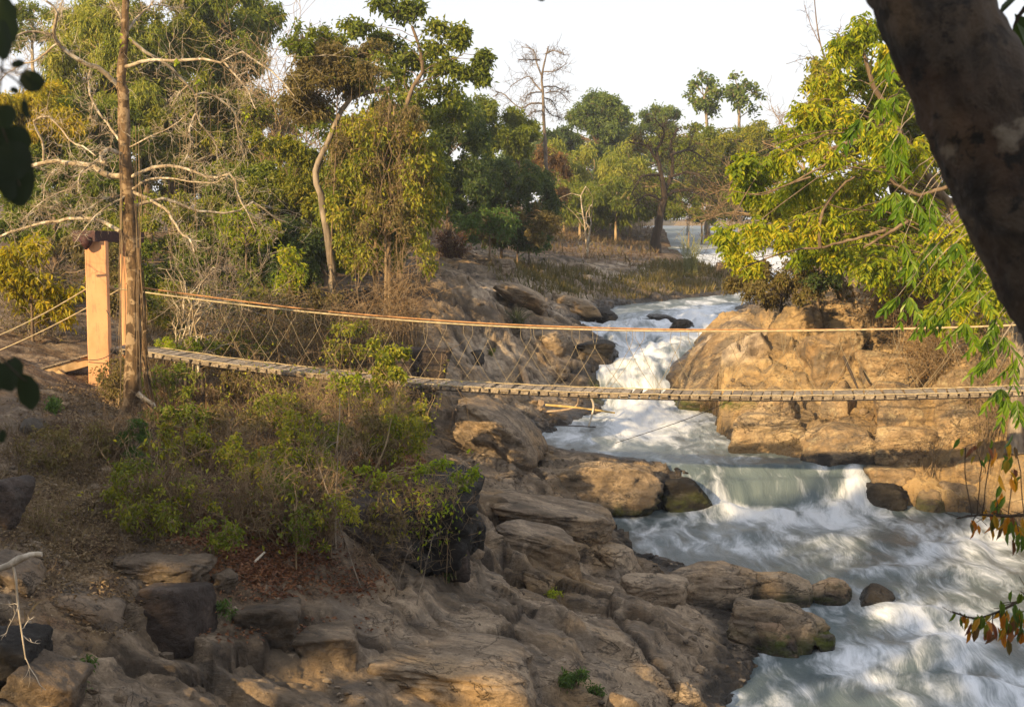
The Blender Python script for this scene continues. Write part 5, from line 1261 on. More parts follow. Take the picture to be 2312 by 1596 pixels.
for k in range(9):
    a = rng.uniform(-.05, .05, 2); Q = P[2:20] + np.array([a[0], a[1], 0]) + np.cumsum(rng.normal(size=(18, 3)) * .008, 0)
    g.tubes(Q, .009, 4)
tag(g.build('climbing_stem', B_TRUNK, big_tree), 'peeling pale climber stem beside the trunk')
g = Geo(); P = resample(np.array([at(u, v, YT - .2) for u, v in [(310, 888), (326, 900), (345, 912), (350, 925)]]), 10); g.tubes(P, np.linspace(.045, .03, 10), 7, rough=.1); g.build('stub', B_PALE, big_tree)
g = Geo(); pts = np.array([(279, 88, 12), (401, 138, 9), (448, 183, 8), (558, 262, 9), (387, 275, 6), (306, 450, 7), (334, 447, 7), (414, 505, 8), (276, 470, 6), (146, 185, 7), (240, 95, 5), (515, 92, 5), (330, 520, 6), (90, 528, 7)])
for (u, v, s) in pts:
    c = at(u, v, YT - .3); m = 5
    leaves(g, c + rng.normal(size=(m, 3)) * px(s, YT) * .4, rng.normal(size=(m, 3)) + [0, 0, -1.], px(s, YT) * 1.1, px(s, YT) * .6, .2, True)
tag(g.build('last_leaves', lm('lime'), big_tree, smooth=False), 'few pale lime leaves still hanging')
# hanging aerial roots and thin vines along the trunk
strands('thin brown vine strings hanging along the leafless tree trunk', 'hanging_vine', 272, 325, 330, 930, YT - .25, 16, .006, B_DRY, 5)
strands('thin pale vine strings hanging between the right limbs', 'hanging_vine', 330, 560, 200, 620, YT + .4, 12, .0042, B_DRY, 8)
# ================================================================== right bank trees
RT = [(1960, 60, 40, 40), (1905, 95, 40, 34), (2010, 110, 40, 50), (1880, 180, 50, 40), (1960, 170, 60, 44), (2030, 220, 50, 50), (1830, 240, 44, 34), (1900, 260, 60, 44), (1990, 300, 60, 50), (1800, 300, 46, 36), (1860, 340, 60, 44), (1960, 390, 66, 50), (2060, 340, 50, 60), (1760, 350, 44, 34), (1820, 400, 60, 44), (1900, 430, 60, 44), (2090, 440, 54, 60), (1780, 430, 46, 34), (2010, 470, 66, 50), (1850, 500, 60, 36),
      (1940, 520, 66, 44), (2060, 540, 66, 50), (2140, 540, 50, 50), (1700, 510, 20, 9), (1640, 520, 16, 7), (1760, 520, 30, 14), (1890, 565, 50, 24), (1990, 590, 66, 40), (2100, 610, 60, 44), (2170, 640, 46, 44), (1820, 560, 26, 13), (2180, 560, 40, 40), (2130, 690, 40, 36), (2200, 720, 34, 34), (1710, 390, 34, 20), (1680, 360, 18, 10), (1690, 420, 20, 12), (1660, 560, 14, 6), (1690, 585, 14, 6)]
RT = [(a, b, c, d, float(rng.uniform(-2.2, 2.0) + (b > 500) * -1.0)) for a, b, c, d in RT]
plant('green_tree', 'big bright lime-green tree leaning over the right bank', 'tree', 32, RT, trunk=[(2230, 760), (2205, 640), (2150, 480), (2070, 360), (1990, 230), (1950, 120)], r0=.14, leaf=.16, asp=.36, cov=1.9, pal='limey', bark=B_BROWN, compound=5, big=True, nt=16, droop=.5, trunk_r1=.3, lean_axis=(0, 0, -.5), twig=.009)
plant('green_tree', 'shaded olive leaves deeper inside the right bank greenery', 'tree', 35.5, auto(1990, 360, 170, 200, 46, 50, 1.5, .9, 50) + auto(1830, 480, 110, 80, 20, 40, 1.5, .8, 51) + [(1930, 120, 40, 40)], trunk=[(2120, 740), (2080, 600), (2020, 430), (1960, 250)], r0=.2, leaf=.18, cov=1.5, pal='olive_yellow', bark=B_GREY, nt=10)
green_tree = S.objects['green_tree']
def limb(root, pts, Y, r0, r1, mat, name='limb', n=16):
    P = resample(np.array([at(u, v, Y + (d[0] if d else 0)) for u, v, *d in pts]), n); P[1:-1] += rng.normal(size=(n - 2, 3)) * r0 * .2
    g = Geo(); g.tubes(P, np.linspace(r0, r1, n), 8, rough=.06)
    return g.build(name, mat, root)
for pts, a, b in (([(2190, 415), (2130, 425), (2080, 440), (2035, 425), (2010, 405)], .11, .05), ([(1852, 560), (1850, 520), (1862, 470), (1895, 425), (1930, 400)], .085, .04), ([(1850, 560), (1790, 565), (1700, 595), (1670, 612)], .05, .02), ([(2000, 520), (1930, 540), (1850, 560)], .08, .05),
                  ([(1890, 330), (1870, 365), (1830, 390), (1760, 425), (1690, 440)], .07, .02), ([(1985, 345), (1940, 320), (1880, 335), (1860, 360)], .08, .05), ([(1830, 400), (1770, 420), (1720, 440), (1650, 430)], .045, .015), ([(2050, 500), (2000, 530), (1950, 560)], .08, .05)):
    limb(green_tree, pts, 30.2, a * .5, b * .5, B_BROWN)
bare_tree('bare_twig_tree', 'bare twigs sticking up left of the lime-green tree top', 36, [(1985, 600), (1930, 380), (1885, 200), (1850, 90), (1835, -40)], .05, .008, [([(1880, 230), (1862, 160), (1830, 132), (1775, 145)], .014, .006), ([(1868, 170), (1880, 100), (1900, 60)], .012, .006), ([(1856, 110), (1832, 60), (1815, 10)], .012, .006), ([(1890, 290), (1850, 260), (1800, 268)], .012, .006)], B_BROWN, twn=3, lv=2, lenf=.4, rmin=.005, dy=.8)
bare_tree('bare_branch_tree', 'leafless brown branches at the left side of the lime-green tree', 37.5, [(1900, 640), (1880, 560), (1850, 480), (1830, 420), (1800, 330)], .09, .02, [([(1850, 490), (1790, 470), (1720, 450), (1650, 430), (1600, 440)], .04, .012), ([(1840, 450), (1780, 420), (1720, 380), (1660, 370)], .035, .01), ([(1870, 540), (1800, 530), (1730, 540), (1640, 560)], .035, .01), ([(1830, 400), (1780, 350), (1720, 320)], .03, .01), ([(1810, 350), (1770, 290), (1740, 240)], .025, .008), ([(1860, 510), (1800, 500), (1720, 490), (1610, 480)], .03, .01)], B_DRY, twn=5, lv=2, lenf=.5, rmin=.006, dy=1.5)
plant('dark_shrub', 'dark small-leaved shrub overhanging the pale rocks on the right bank', 'shrub', 37.5, auto(1760, 640, 120, 40, 32, 28, 1.2, .8, 52) + [(1690, 610, 40, 30), (1660, 580, 30, 24), (1900, 650, 50, 34)], r0=.06, leaf=.11, cov=1.5, pal='dry', bark=B_DARK, nt=12)
plant('green_shrub', 'blue-green shrub between dark shrub and clay cliff', 'shrub', 36.5, auto(1840, 610, 50, 40, 14, 24, .8, .8, 53), r0=.05, leaf=.12, cov=1.1, pal='deep', nt=9)
bare_shrub('dry brown root tangle hanging over the clay cliff edge', 2070, 670, 130, 55, 34.0, n=40, r=.010, rmin=.005, mat=B_DRY, pal='brown', nleaf=2200, leaf=.09, hang=.05)
bare_shrub('dry leafy tangle in the cliff hollow under the cables', 2110, 770, 110, 34, 32.2, n=40, r=.008, rmin=.0045, mat=B_DRY, pal='brown', nleaf=900, leaf=.07, hang=.4)
bare_shrub('thin bare stems sprouting from the right bank below the deck', 2090, 1010, 60, 70, 30, n=14, r=.010, rmin=.005, lv=2, nn=4)
bare_shrub('dry thin vines on the bank above the right end of deck', 2230, 800, 50, 80, 29.5, n=26, r=.008, rmin=.004, pal='dry', nleaf=200, leaf=.06, hang=.3)
plant('green_tree', 'hidden leafy tree behind the leaning trunk, far right', 'tree', 29, auto(2260, 480, 80, 220, 26, 50, 1.5, .9, 54), trunk=[(2300, 820), (2290, 600), (2260, 400)], r0=.18, leaf=.17, cov=1.4, pal='limey', bark=B_GREY)
# nearer pinnate sprays that hang in front of the right bank
SPR = [(2007, 130), (1988, 235), (2022, 230), (1942, 280), (2032, 312), (2010, 348), (2020, 445), (2052, 455), (2092, 448), (2098, 485), (2037, 560), (2071, 598), (2052, 682), (2028, 680), (2110, 722), (2142, 705), (2198, 600), (2176, 742), (2250, 730), (2225, 775), (2265, 770), (2240, 815), (2290, 830), (2260, 890), (2295, 915), (2270, 915), (2150, 640), (2110, 560), (2160, 560), (2205, 665)]
YS = 19.0
root = thing('overhanging_branch', 'drooping branches with large pinnate leaves hanging beside the leaning trunk', 'branch', at(2420, 700, YS))
g = Geo(); gl = Geo()
main = resample(np.array([at(u, v, YS) for u, v in [(2420, 700), (2330, 560), (2230, 420), (2120, 300), (2030, 150)]]), 20)
g.tubes(main, np.linspace(.05, .015, 20), 7)
for (u, v) in SPR:
    c = at(u, v - 12, YS + rng.uniform(-.6, .6))
    j = int(np.argmin(np.linalg.norm(main - (c + [.4, 0, .5]), axis=1)))
    g.tubes(limb_path(main[j], c, 8, .12, .03), np.linspace(.012, .004, 8), 4)
    for q in range(2):
        d = unit(np.array([rng.uniform(-1, .6), rng.uniform(-.5, .5), -.5])); sd = unit(np.cross(d, [0.2, 1, .3])); L = rng.uniform(.18, .30); n = rng.integers(4, 7)
        pts = c + d * np.linspace(0, L, n)[:, None] - [0, 0, 1] * (np.linspace(0, 1, n) ** 2)[:, None] * L * .3
        g.tubes(resample(pts, 6), .003, 3)
        for sg in (-1, 1):
            leaves(gl, pts, sd * sg * .55 + d * .25 + [0, 0, -.85] + rng.normal(size=(n, 3)) * .08, rng.uniform(.14, .21), .06, .15, True, up=np.array([0, -1.0, .3]))
g.build('branches', B_GREY, root)
gl.build('foliage', leaf_mat('pinnate_leaf', K_((.05, .11, .012), (.085, .16, .014), (.13, .21, .018), (.26, .30, .02)), rough=.35), root, smooth=False)
# ================================================================== foreground plants, left
LG = 'leafy shrubs on the near slope'
plant('leafy_shrub', 'bushy green and yellow shrub with orange leaves in the middle of the near slope', 'shrub', 19.3, auto(465, 1070, 85, 55, 30, 18, .6, .8, 60) + auto(400, 1010, 70, 50, 16, 18, .6, .8, 61) + [(520, 1040, 24, 26), (500, 1020, 18, 14)], r0=.02, leaf=.06, asp=.5, cov=.85, pal='autumn', bark=B_DRY, nt=9, big=True, group=LG)
plant('leafy_shrub', 'dark green shrub at the foot of the leafless tree', 'shrub', 21.5, auto(400, 955, 80, 34, 22, 18, .7, .8, 62) + auto(220, 975, 50, 26, 8, 14, .5, .8, 63), r0=.02, leaf=.065, asp=.45, cov=.9, pal='olive', bark=B_DRY, nt=9, group=LG)
plant('leafy_shrub', 'low yellowing shrub above the red leaf litter', 'shrub', 17.6, auto(520, 1185, 60, 24, 12, 15, .5, .8, 64) + [(360, 1158, 34, 16), (372, 1222, 24, 14), (590, 1118, 24, 16), (470, 1150, 40, 20), (610, 1150, 22, 14), (440, 1200, 20, 12)], r0=.015, leaf=.055, asp=.5, cov=.75, pal='autumn', bark=B_DRY, nt=9, big=True, group=LG)
plant('leafy_shrub', 'sparse lime-leaved shrub at left of the near slope', 'shrub', 16.8, [(205, 1178, 14, 26), (228, 1150, 12, 16), (245, 1128, 20, 12), (330, 1150, 22, 16), (270, 1165, 16, 14), (225, 1200, 8, 12)], trunk=[(255, 1250), (245, 1190), (240, 1130)], r0=.012, leaf=.055, asp=.45, cov=.8, pal='limey', bark=B_DRY, nt=8, big=True, group=LG)
plant('fern_like_shrub', 'feathery blue-green plant on a thin pale stem under the leafless tree', 'shrub', 18.2, [(310, 955, 36, 12), (285, 985, 34, 22), (325, 985, 24, 20), (300, 1020, 26, 20), (300, 1080, 34, 30), (330, 1050, 20, 16)], trunk=[(276, 1284), (292, 1186), (297, 1118), (296, 1036), (305, 960)], r0=.017, leaf=.032, asp=.3, cov=1.5, pal='fern', bark=B_PALE, nt=14, group=LG)
plant('lime_sapling', 'slender branching sapling with bright lime leaves over the black outcrop', 'sapling', 18.9, [(843, 1096, 40, 22), (856, 1074, 34, 13), (788, 1088, 18, 11), (947, 1066, 28, 13), (968, 1056, 22, 8), (982, 1104, 20, 11), (1050, 1092, 24, 26), (1072, 1071, 10, 16), (1031, 1074, 20, 12), (917, 1153, 28, 17), (763, 1161, 17, 13), (840, 1178, 11, 8), (851, 1230, 12, 7), (785, 1208, 9, 5), (979, 1142, 6, 10), (1053, 1123, 7, 10), (900, 1080, 16, 10), (820, 1060, 14, 8), (870, 1120, 20, 10), (1000, 1050, 24, 6)],
      trunk=[(775, 1300), (776, 1252), (806, 1183), (812, 1130), (848, 1057), (872, 1000), (884, 945)], r0=.018, leaf=.072, asp=.5, cov=.95, pal='lime', bark=B_TAN, nt=6, big=True, twig=.0045, trunk_r1=.35)
sap = S.objects['lime_sapling']
for pts in ([(812, 1165), (911, 1126), (968, 1090), (1007, 1077), (1078, 1019)], [(776, 1250), (700, 1130), (640, 1080)], [(968, 1090), (985, 1110), (990, 1150)]):
    limb(sap, pts, 18.8, .010, .004, B_GREY)
plant('leafy_shrub', 'green-leaved stems left of the lime sapling', 'shrub', 19.0, auto(660, 1060, 60, 60, 16, 15, .5, .8, 65) + auto(740, 1090, 50, 60, 14, 15, .5, .8, 66) + [(700, 1130, 30, 20), (630, 1030, 14, 16)], r0=.014, leaf=.06, asp=.45, cov=.8, pal='limey', bark=B_DRY, nt=8, big=True, group=LG)
plant('leafy_shrub', 'dark pinnate-leaved shrub above the litter, right of the green-leaved stems', 'shrub', 21.5, auto(770, 975, 50, 30, 10, 14, .5, .8, 67), r0=.014, leaf=.06, asp=.35, cov=.9, pal='olive', bark=B_DRY, compound=4, nt=6, group=LG)
for (u0, v0, u1, v1, r, lab) in ((668, 1290, 669, 1110, .013, 'straight tan bare stem rising from the red litter'), (758, 1240, 766, 900, .013, 'long bare stem crossing the brown brush'), (940, 1365, 979, 1205, .009, 'thin curved stem in a rock crack right of the sapling'), (890, 1350, 925, 1230, .006, 'very thin stem left of the curved crack stem'), (820, 1330, 715, 1040, .008, 'thin grey stem leaning left across the sapling'), (282, 1300, 270, 1180, .005, 'thin grey stalk beside the pale leaning stem')):
    a = hit(u0, v0); P = resample(np.array([a - [0, 0, .05], at((u0 + u1) / 2 + rng.uniform(-8, 8), (v0 + v1) / 2, a[1]), at(u1, v1, a[1] + .1)]), 10); P[1:] += rng.normal(size=(9, 3)) * .008
    g = Geo(); twig_tree(g, P[None], np.array([r]), 2, 4, .22, up=.3, rmin=.003, sides=6)
    tag(g.build('bare_sapling', B_TAN if 'tan' in lab else B_GREY, None, pivot=a), lab, 'sapling', 'bare stems on the near slope')
bare_shrub('fine grey twig tangle above the leaf litter, centre', 640, 1220, 130, 60, 17.4, n=44, r=.005, rmin=.0026, mat=B_DRY)
bare_shrub('fine brown twigs around the sapling foot', 830, 1240, 110, 80, 17.9, n=40, r=.005, rmin=.0026, mat=B_DRY)
bare_shrub('white dead twigs lying on dry slope below the stone stub', 225, 1040, 60, 40, 20.0, n=9, r=.006, rmin=.003, mat=B_WHITE, lv=1, nn=3)
bare_shrub('brown stick bundle standing beside the bleached dead branch', 105, 1330, 16, 60, 14.2, n=16, r=.006, rmin=.003, mat=B_DRY, lv=1, nn=4)
bare_shrub('dry tan bush on slope, left of the feathery plant', 150, 1060, 90, 60, 18.0, n=40, r=.005, rmin=.003, mat=B_DRY, pal='dry', nleaf=500, leaf=.04)
bare_shrub('dry grassy bush at left, above the smooth grey rock', 90, 1170, 90, 60, 15.6, n=40, r=.005, rmin=.0028, mat=B_DRY, pal='dry', nleaf=500, leaf=.035)
for (u, v, ru, rv, pal, lab) in ((512, 1375, 24, 22, 'fern', 'bright green fern tuft beside the dark cube-like boulder'), (1290, 1535, 40, 34, 'fern', 'green herb growing from a crack near picture bottom'), (168, 1545, 26, 34, 'fern', 'small green herb among rocks, bottom left'), (1250, 1338, 20, 12, 'lime', 'tiny green tuft under the grey wedge'), (1010, 1300, 20, 14, 'fern', 'small grey-green tuft below the black outcrop'), (125, 915, 26, 20, 'fern', 'green weed on the boulder under the ramp'), (940, 1240, 22, 22, 'fern', 'thin green herb against the black outcrop'), (1345, 1560, 24, 14, 'fern', 'low green herb right of the crack herb'), (195, 1495, 22, 10, 'fern', 'low weed above the split rock'), (1105, 795, 20, 10, 'olive', 'small weed on the brown slope by the trickle')):
    Yh = hit(u, v + rv * .8)[1]
    plant('herb', lab, 'plant', Yh, auto(u, v, ru * .7, rv * .7, 7, max(7, ru * .4), .12, .8), r0=.006, leaf=.055, asp=.35, cov=.8, pal=pal, nt=6, twig=.003, lean_axis=(0, 0, -.5))
bare_shrub('dark green rush clump on the tan rocks, upper left bank', 1165, 715, 40, 16, 40, n=70, r=.010, rmin=.006, mat=flat_mat('rush_green', (.045, .06, .02)), lv=0, name='rush_clump', cat='rushes')
bare_shrub('tall pale reed tuft standing at the far river edge', 1560, 568, 26, 36, 62, n=90, r=.014, rmin=.01, mat=flat_mat('reed_straw', (.22, .23, .09)), lv=0, name='reed_tuft', cat='reeds')
for i, (u, v, ru, rv, n_, pal, lab) in enumerate([(900, 1130, 90, 70, 16, 'limey', 'leggy stems with lime leaves spreading in front of the black outcrop'), (990, 1110, 70, 60, 12, 'lime', 'thin sunlit stems with lime leaves over the right edge of the outcrop'), (820, 1170, 70, 90, 16, 'autumn', 'tall leggy brown stems with yellow leaves left of the outcrop'), (600, 1120, 120, 100, 22, 'autumn', 'leggy tangle with yellow leaves above the red litter'), (350, 1080, 110, 110, 20, 'autumn', 'leggy tangle with yellow and orange leaves left of the middle shrub')]):
    bare_shrub(lab, u, v, ru, rv, 18.3 if u > 780 else hit(u, v + rv)[1], n=n_, r=.006, rmin=.003, mat=B_DRY, lv=2, nn=5, pal=pal, nleaf=230, leaf=.075, cat='shrub', name='leggy_shrub')
# more of the tangle on the near slope, each bush with its own look
for i, (u, v, ru, rv, vb, pal, cov, lab) in enumerate([
    (300, 1095, 50, 60, 1190, 'olive_yellow', .7, 'thin olive bush wrapped around the stem of the feathery plant'), (420, 1130, 60, 45, 1190, 'autumn', .7, 'yellowing bush in front of the middle shrub with orange leaves'),
    (570, 1030, 60, 50, 1110, 'autumn', .7, 'yellow-green bush right of the middle shrub with orange leaves'), (610, 1110, 60, 40, 1165, 'olive', .6, 'dull green bush left of the tan bare stem'), (700, 985, 60, 60, 1075, 'autumn', .55, 'sparse yellow-green bush behind the tan bare stem'),
    (520, 955, 80, 40, 1010, 'dry', .6, 'brown leafy thicket under the first deck posts'), (640, 940, 70, 40, 1000, 'olive_yellow', .55, 'olive thicket under the deck, left of the bare crossing stem'), (840, 900, 60, 40, 960, 'limey', .6, 'lime-green bush under the deck left of the yellow and orange bush'),
    (830, 1010, 50, 60, 1090, 'dry', .6, 'brown dry bush between crossing stem and yellow bush'), (900, 990, 60, 40, 1050, 'autumn', .6, 'low yellow bush at the edge of the brown rock slope'), (470, 1210, 60, 30, 1250, 'olive', .5, 'low dull bush at the top edge of the red litter'),
    (330, 1170, 60, 40, 1225, 'olive_yellow', .45, 'low olive weeds behind the rock ridge'), (180, 1000, 70, 30, 1045, 'dry', .5, 'brown dry bush below the pillar foot'), (110, 1010, 60, 40, 1060, 'dry', .4, 'dry straw-coloured bush by the small blue-grey boulder'),
    (380, 870, 60, 40, 925, 'olive', .6, 'green bush behind the leafless tree foot, under the deck'), (270, 860, 40, 40, 920, 'dry', .5, 'dry bush between the pillar and the leafless tree'), (560, 870, 80, 30, 920, 'dry', .5, 'dark dry bush in the shade below the deck'),
    (745, 1180, 50, 60, 1260, 'autumn', .4, 'sparse yellow-leaved bush around the crossing stem foot'), (870, 1180, 40, 40, 1250, 'dry', .4, 'dry twiggy bush on the black outcrop face'), (690, 1190, 40, 40, 1250, 'olive', .35, 'few green sprigs right of the tan bare stem')]):
    Yh = hit(u, vb)[1]
    plant('leafy_shrub', lab, 'shrub', Yh, auto(u, v, ru * 1.15, rv * 1.15, 18, 25, .6, .85, 200 + i), r0=.012, leaf=.06 if Yh < 21 else .075, asp=.45, cov=cov * .42, pal=pal, shell=.4, bark=B_DRY, nt=9, big=Yh < 21, twig=.0035, group='leafy shrubs on the near slope')
for i, (u, v, ru, rv, vb, lab) in enumerate([(380, 1120, 90, 60, 1200, 'brown twig tangle inside the middle shrubs'), (560, 1140, 80, 50, 1200, 'brown twig tangle above the litter, left of the tan bare stem'), (720, 1100, 70, 80, 1200, 'thicket of thin brown stems left of the sapling'), (520, 1000, 90, 50, 1060, 'brown twig thicket below the deck posts'), (700, 930, 90, 60, 1010, 'brown twig thicket under the deck, centre left'), (860, 960, 70, 70, 1050, 'brown stems under the yellow and orange bush'), (250, 980, 80, 40, 1040, 'grey-brown twigs below the pillar foot'), (900, 1110, 60, 40, 1170, 'dry stems hanging over the black outcrop top')]):
    bare_shrub(lab, u, v, ru, rv, hit(u, vb)[1], n=50, r=.006, rmin=.003, mat=B_DRY, nn=6, pal='brown', nleaf=260, leaf=.05)
plant('green_tree', 'yellow-green lower skirt of foliage touching the top of the clay cliff', 'tree', 33.5, auto(2040, 570, 140, 80, 36, 38, 1.2, .8, 55), trunk=[(2160, 740), (2120, 640), (2040, 560)], r0=.1, leaf=.15, cov=1.0, pal='limey', bark=B_GREY, nt=10)
plant('green_tree', 'golden-green upper foliage behind the lime-green tree top', 'tree', 35, auto(1940, 210, 110, 120, 34, 36, 1.2, .9, 56), trunk=[(2080, 700), (2060, 480), (1990, 260)], r0=.12, leaf=.15, cov=.8, pal='vine', bark=B_GREY, nt=10)
# ================================================================== ground cover that nobody could count
def scatter(n, x0, x1, y0, y1, test):
    x, y = rng.uniform(x0, x1, n), rng.uniform(y0, y1, n)
    z = ground(x, y); u, v = proj(x, y, z)
    k = (rng.uniform(0, 1, n) < test(u, v, x, y, z)) & (bankd(x, y) > .05)
    return np.stack([x, y, z], -1)[k]
def ell(u, v, cu, cv, ru, rv): return np.clip(1.6 - 1.6 * np.sqrt(((u - cu) / ru) ** 2 + ((v - cv) / rv) ** 2), 0, 1)
def litter(name, P, ln, mat):
    g = Geo(); n = len(P); a = rng.uniform(0, 2 * np.pi, n)
    ax = np.stack([np.cos(a), np.sin(a), rng.normal(size=n) * .35], -1)
    leaves(g, P + [0, 0, .012] + rng.uniform(0, .03, (n, 1)) * [0, 0, 1], ax, ln * rng.uniform(.6, 1.4, n), ln * .55 * rng.uniform(.6, 1.3, n), .3)
    return tag(g.build(name, mat, smooth=False), kind='stuff')
RED = leaf_mat('red_litter', K_((.06, .028, .016), (.13, .053, .026), (.22, .10, .045), (.32, .19, .10)), trans=.1)
TANL = leaf_mat('tan_litter', K_((.07, .05, .03), (.14, .10, .055), (.24, .17, .09), (.36, .28, .17)), trans=.1)
litter('red_leaf_litter', scatter(160000, -7, 1.5, 14.5, 23.5, lambda u, v, x, y, z: np.maximum.reduce([ell(u, v, 600, 1260, 190, 110), ell(u, v, 890, 1060, 110, 70), ell(u, v, 480, 1200, 120, 60) * .6, ell(u, v, 800, 1320, 90, 50) * .4, ell(u, v, 600, 1420, 300, 50) * .12])), .06, RED)
litter('dry_leaf_litter', scatter(260000, -9, 2, 12, 29, lambda u, v, x, y, z: np.maximum.reduce([ell(u, v, 200, 1180, 320, 230) * .8, ell(u, v, 560, 1060, 330, 180) * .6, ell(u, v, 250, 1370, 120, 90) * .6, ell(u, v, 400, 930, 420, 90) * .7])), .05, TANL)
litter('cliff_litter', scatter(26000, 6, 13, 28, 40, lambda u, v, x, y, z: ell(u, v, 2080, 760, 200, 110) * .6 + ell(u, v, 1950, 870, 200, 100) * .1), .09, TANL)
def blades(name, P, h, mat, w=.006, lean=.35):
    n = len(P); g = Geo()
    d = rng.normal(size=(n, 3)) * lean + [0, 0, 1]; d = unit(d); hh = (h * rng.uniform(.5, 1.3, n))[:, None]
    sd = unit(np.cross(d, rng.normal(size=(n, 3))))
    T = P + d * hh + rng.normal(size=(n, 3)) * hh * .15
    M = P + d * hh * .55
    V = np.stack([P - sd * w, P + sd * w, M + sd * w * .7, T, M - sd * w * .7], 1)
    i = np.arange(n)[:, None] * 5
    g.add(V, i + [0, 1, 2, 3, 4])
    return tag(g.build(name, mat, smooth=False), kind='stuff')
STRAW = leaf_mat('straw', K_((.075, .052, .024), (.14, .105, .05), (.22, .165, .085)), trans=.2)
SHELF = leaf_mat('shelf_grass', K_((.055, .055, .018), (.095, .09, .026), (.15, .125, .04), (.22, .16, .06)), trans=.25, big=.25)
blades('dry_grass', scatter(130000, -9, 0, 13, 28, lambda u, v, x, y, z: np.maximum.reduce([ell(u, v, 130, 1160, 220, 160), ell(u, v, 60, 1010, 200, 90) * .8, ell(u, v, 420, 930, 380, 70) * .35, ell(u, v, 60, 1400, 120, 80) * .3]) * .5 * ((u > 350) | (v > 965))), .17, STRAW, .003, .6)
blades('dry_undergrowth', scatter(90000, -9, 1, 14, 30, lambda u, v, x, y, z: np.maximum.reduce([ell(u, v, 480, 1080, 330, 150), ell(u, v, 700, 960, 280, 120), ell(u, v, 760, 1180, 170, 90) * .5, ell(u, v, 300, 950, 300, 90)]) * .42 * ((u > 330) | (v > 960))), .38, leaf_mat('dead_stem', K_((.035, .019, .011), (.075, .042, .022), (.12, .075, .04), (.19, .135, .075)), trans=.05), .0035, .55)
blades('slope_grass', scatter(70000, -12, 0, 27, 36, lambda u, v, x, y, z: (u < 960) * (u > 300) * .35), .28, STRAW, .006, .5)
blades('shelf_grass', scatter(60000, -4, 15, 46, 75, lambda u, v, x, y, z: np.maximum.reduce([ell(u, v, 1480, 652, 260, 34), ell(u, v, 1260, 640, 130, 40), ell(u, v, 1560, 620, 140, 40), ell(u, v, 1180, 610, 90, 40) * .8]) * (bankd(x, y) > .5) * (v > 596)), .34, SHELF, .017, .35)
blades('far_bank_grass', scatter(16000, -12, 16, 62, 100, lambda u, v, x, y, z: (v > 490) * (u < 1485) * .45), .40, leaf_mat('far_straw', K_((.09, .06, .03), (.15, .10, .05), (.11, .11, .03)), trans=.2), .02, .45)
def stones(name, P, r0, r1, mat):
    V, Fc = ico(1); n = len(P); g = Geo()
    sc = rng.uniform(r0, r1, (n, 1, 1)) * rng.uniform(.6, 1.3, (n, 1, 3)) * [1, 1, .65]
    q = V[None] * (1 + rng.normal(size=(n, len(V), 1)) * .13) * sc
    a = rng.uniform(0, 6.3, n); c, s = np.cos(a)[:, None], np.sin(a)[:, None]
    q = np.stack([q[..., 0] * c - q[..., 1] * s, q[..., 0] * s + q[..., 1] * c, q[..., 2]], -1) + P[:, None] + [0, 0, r0 * .4]
    g.add(q, (np.arange(n)[:, None, None] * len(V) + Fc[None]).reshape(-1, 3))
    return tag(g.build(name, mat, smooth=False), kind='stuff')
stones('pebbles', scatter(9000, -8, 6, 11.5, 30, lambda u, v, x, y, z: sstep(-.1, .5, noise(x * .9, y * .9, 12)) * .6), .012, .05, leaf_mat('stone_bits', K_((.05, .04, .03), (.12, .095, .07), (.22, .175, .125), (.33, .27, .20)), rough=.9, trans=0))
stones('rubble', scatter(1500, -8, 13, 11.5, 42, lambda u, v, x, y, z: sstep(.1, .6, noise(x * .7, y * .7, 15))), .05, .14, M_ROCK)
# ================================================================== the viewer's own trees
t = NT('mottled_bark')
p_ = t.pos(); a1 = t.noise(p_, 5.0, 6, .65, .5); a2 = t.noise(t.scaled(p_, (1, 1, .6)), 16, 6, .7); a3 = t.noise(p_, 2.2, 3, .5)
c_ = t.mix(t.mapr(a1, .40, .60), (.006, .005, .004), (.06, .045, .032))
c_ = t.mix(t.mapr(a3, .5, .62, 0, .6), c_, (.07, .037, .018))
c_ = t.mix(t.mapr(t.noise(p_, 9, 6, .75, .4), .54, .62), c_, (.004, .004, .003))
c_ = t.mix(t.mapr(t.noise(p_, 3.4, 5, .6, .3), .58, .66), c_, (.17, .145, .11))
b_ = t.n('ShaderNodeBsdfPrincipled', {'Base Color': c_, 'Roughness': .85, 'Normal': t.bump(t.math('ADD', t.math('ADD', a1, t.math('MULTIPLY', a2, .6)), t.math('MULTIPLY', t.noise(p_, 45, 6, .75), .35)), 1.0, .035)})
M_MOTTLE = t.done(b_.outputs[0])
YL = 4.2
pts = [(2800, 1480, 0), (2640, 1120, 0), (2485, 806, 0), (2395, 626, 0), (2315, 475, .02), (2240, 300, .05), (2100, 0, .1), (1985, -240, .2), (1800, -700, .5)]
P = np.array([at(u, v, YL + d) for u, v, d in pts]); gl0 = gz(2.45, YL); P = np.vstack([[P[0][0] + .25, YL, gl0 - .2], P])
P = resample(P, 220)
lean = thing('leaning_tree', 'dark leaning tree trunk with mottled bark along the right frame edge', 'tree', P[0])
N = 220; SD = 72
T = np.gradient(P, axis=0); T = unit(T); A = unit(np.cross(T, [0, 1.0, 0])); B = np.cross(T, A)
an = np.linspace(0, 2 * np.pi, SD, endpoint=False)
rr = np.interp(np.linspace(0, 1, N), [0, .12, .4, .7, 1], [.27, .19, .174, .168, .14])
V = P[:, None] + 0 * an[None, :, None]
ring = np.cos(an)[None, :, None] * A[:, None] + np.sin(an)[None, :, None] * B[:, None]
Q = V + ring * rr[:, None, None]
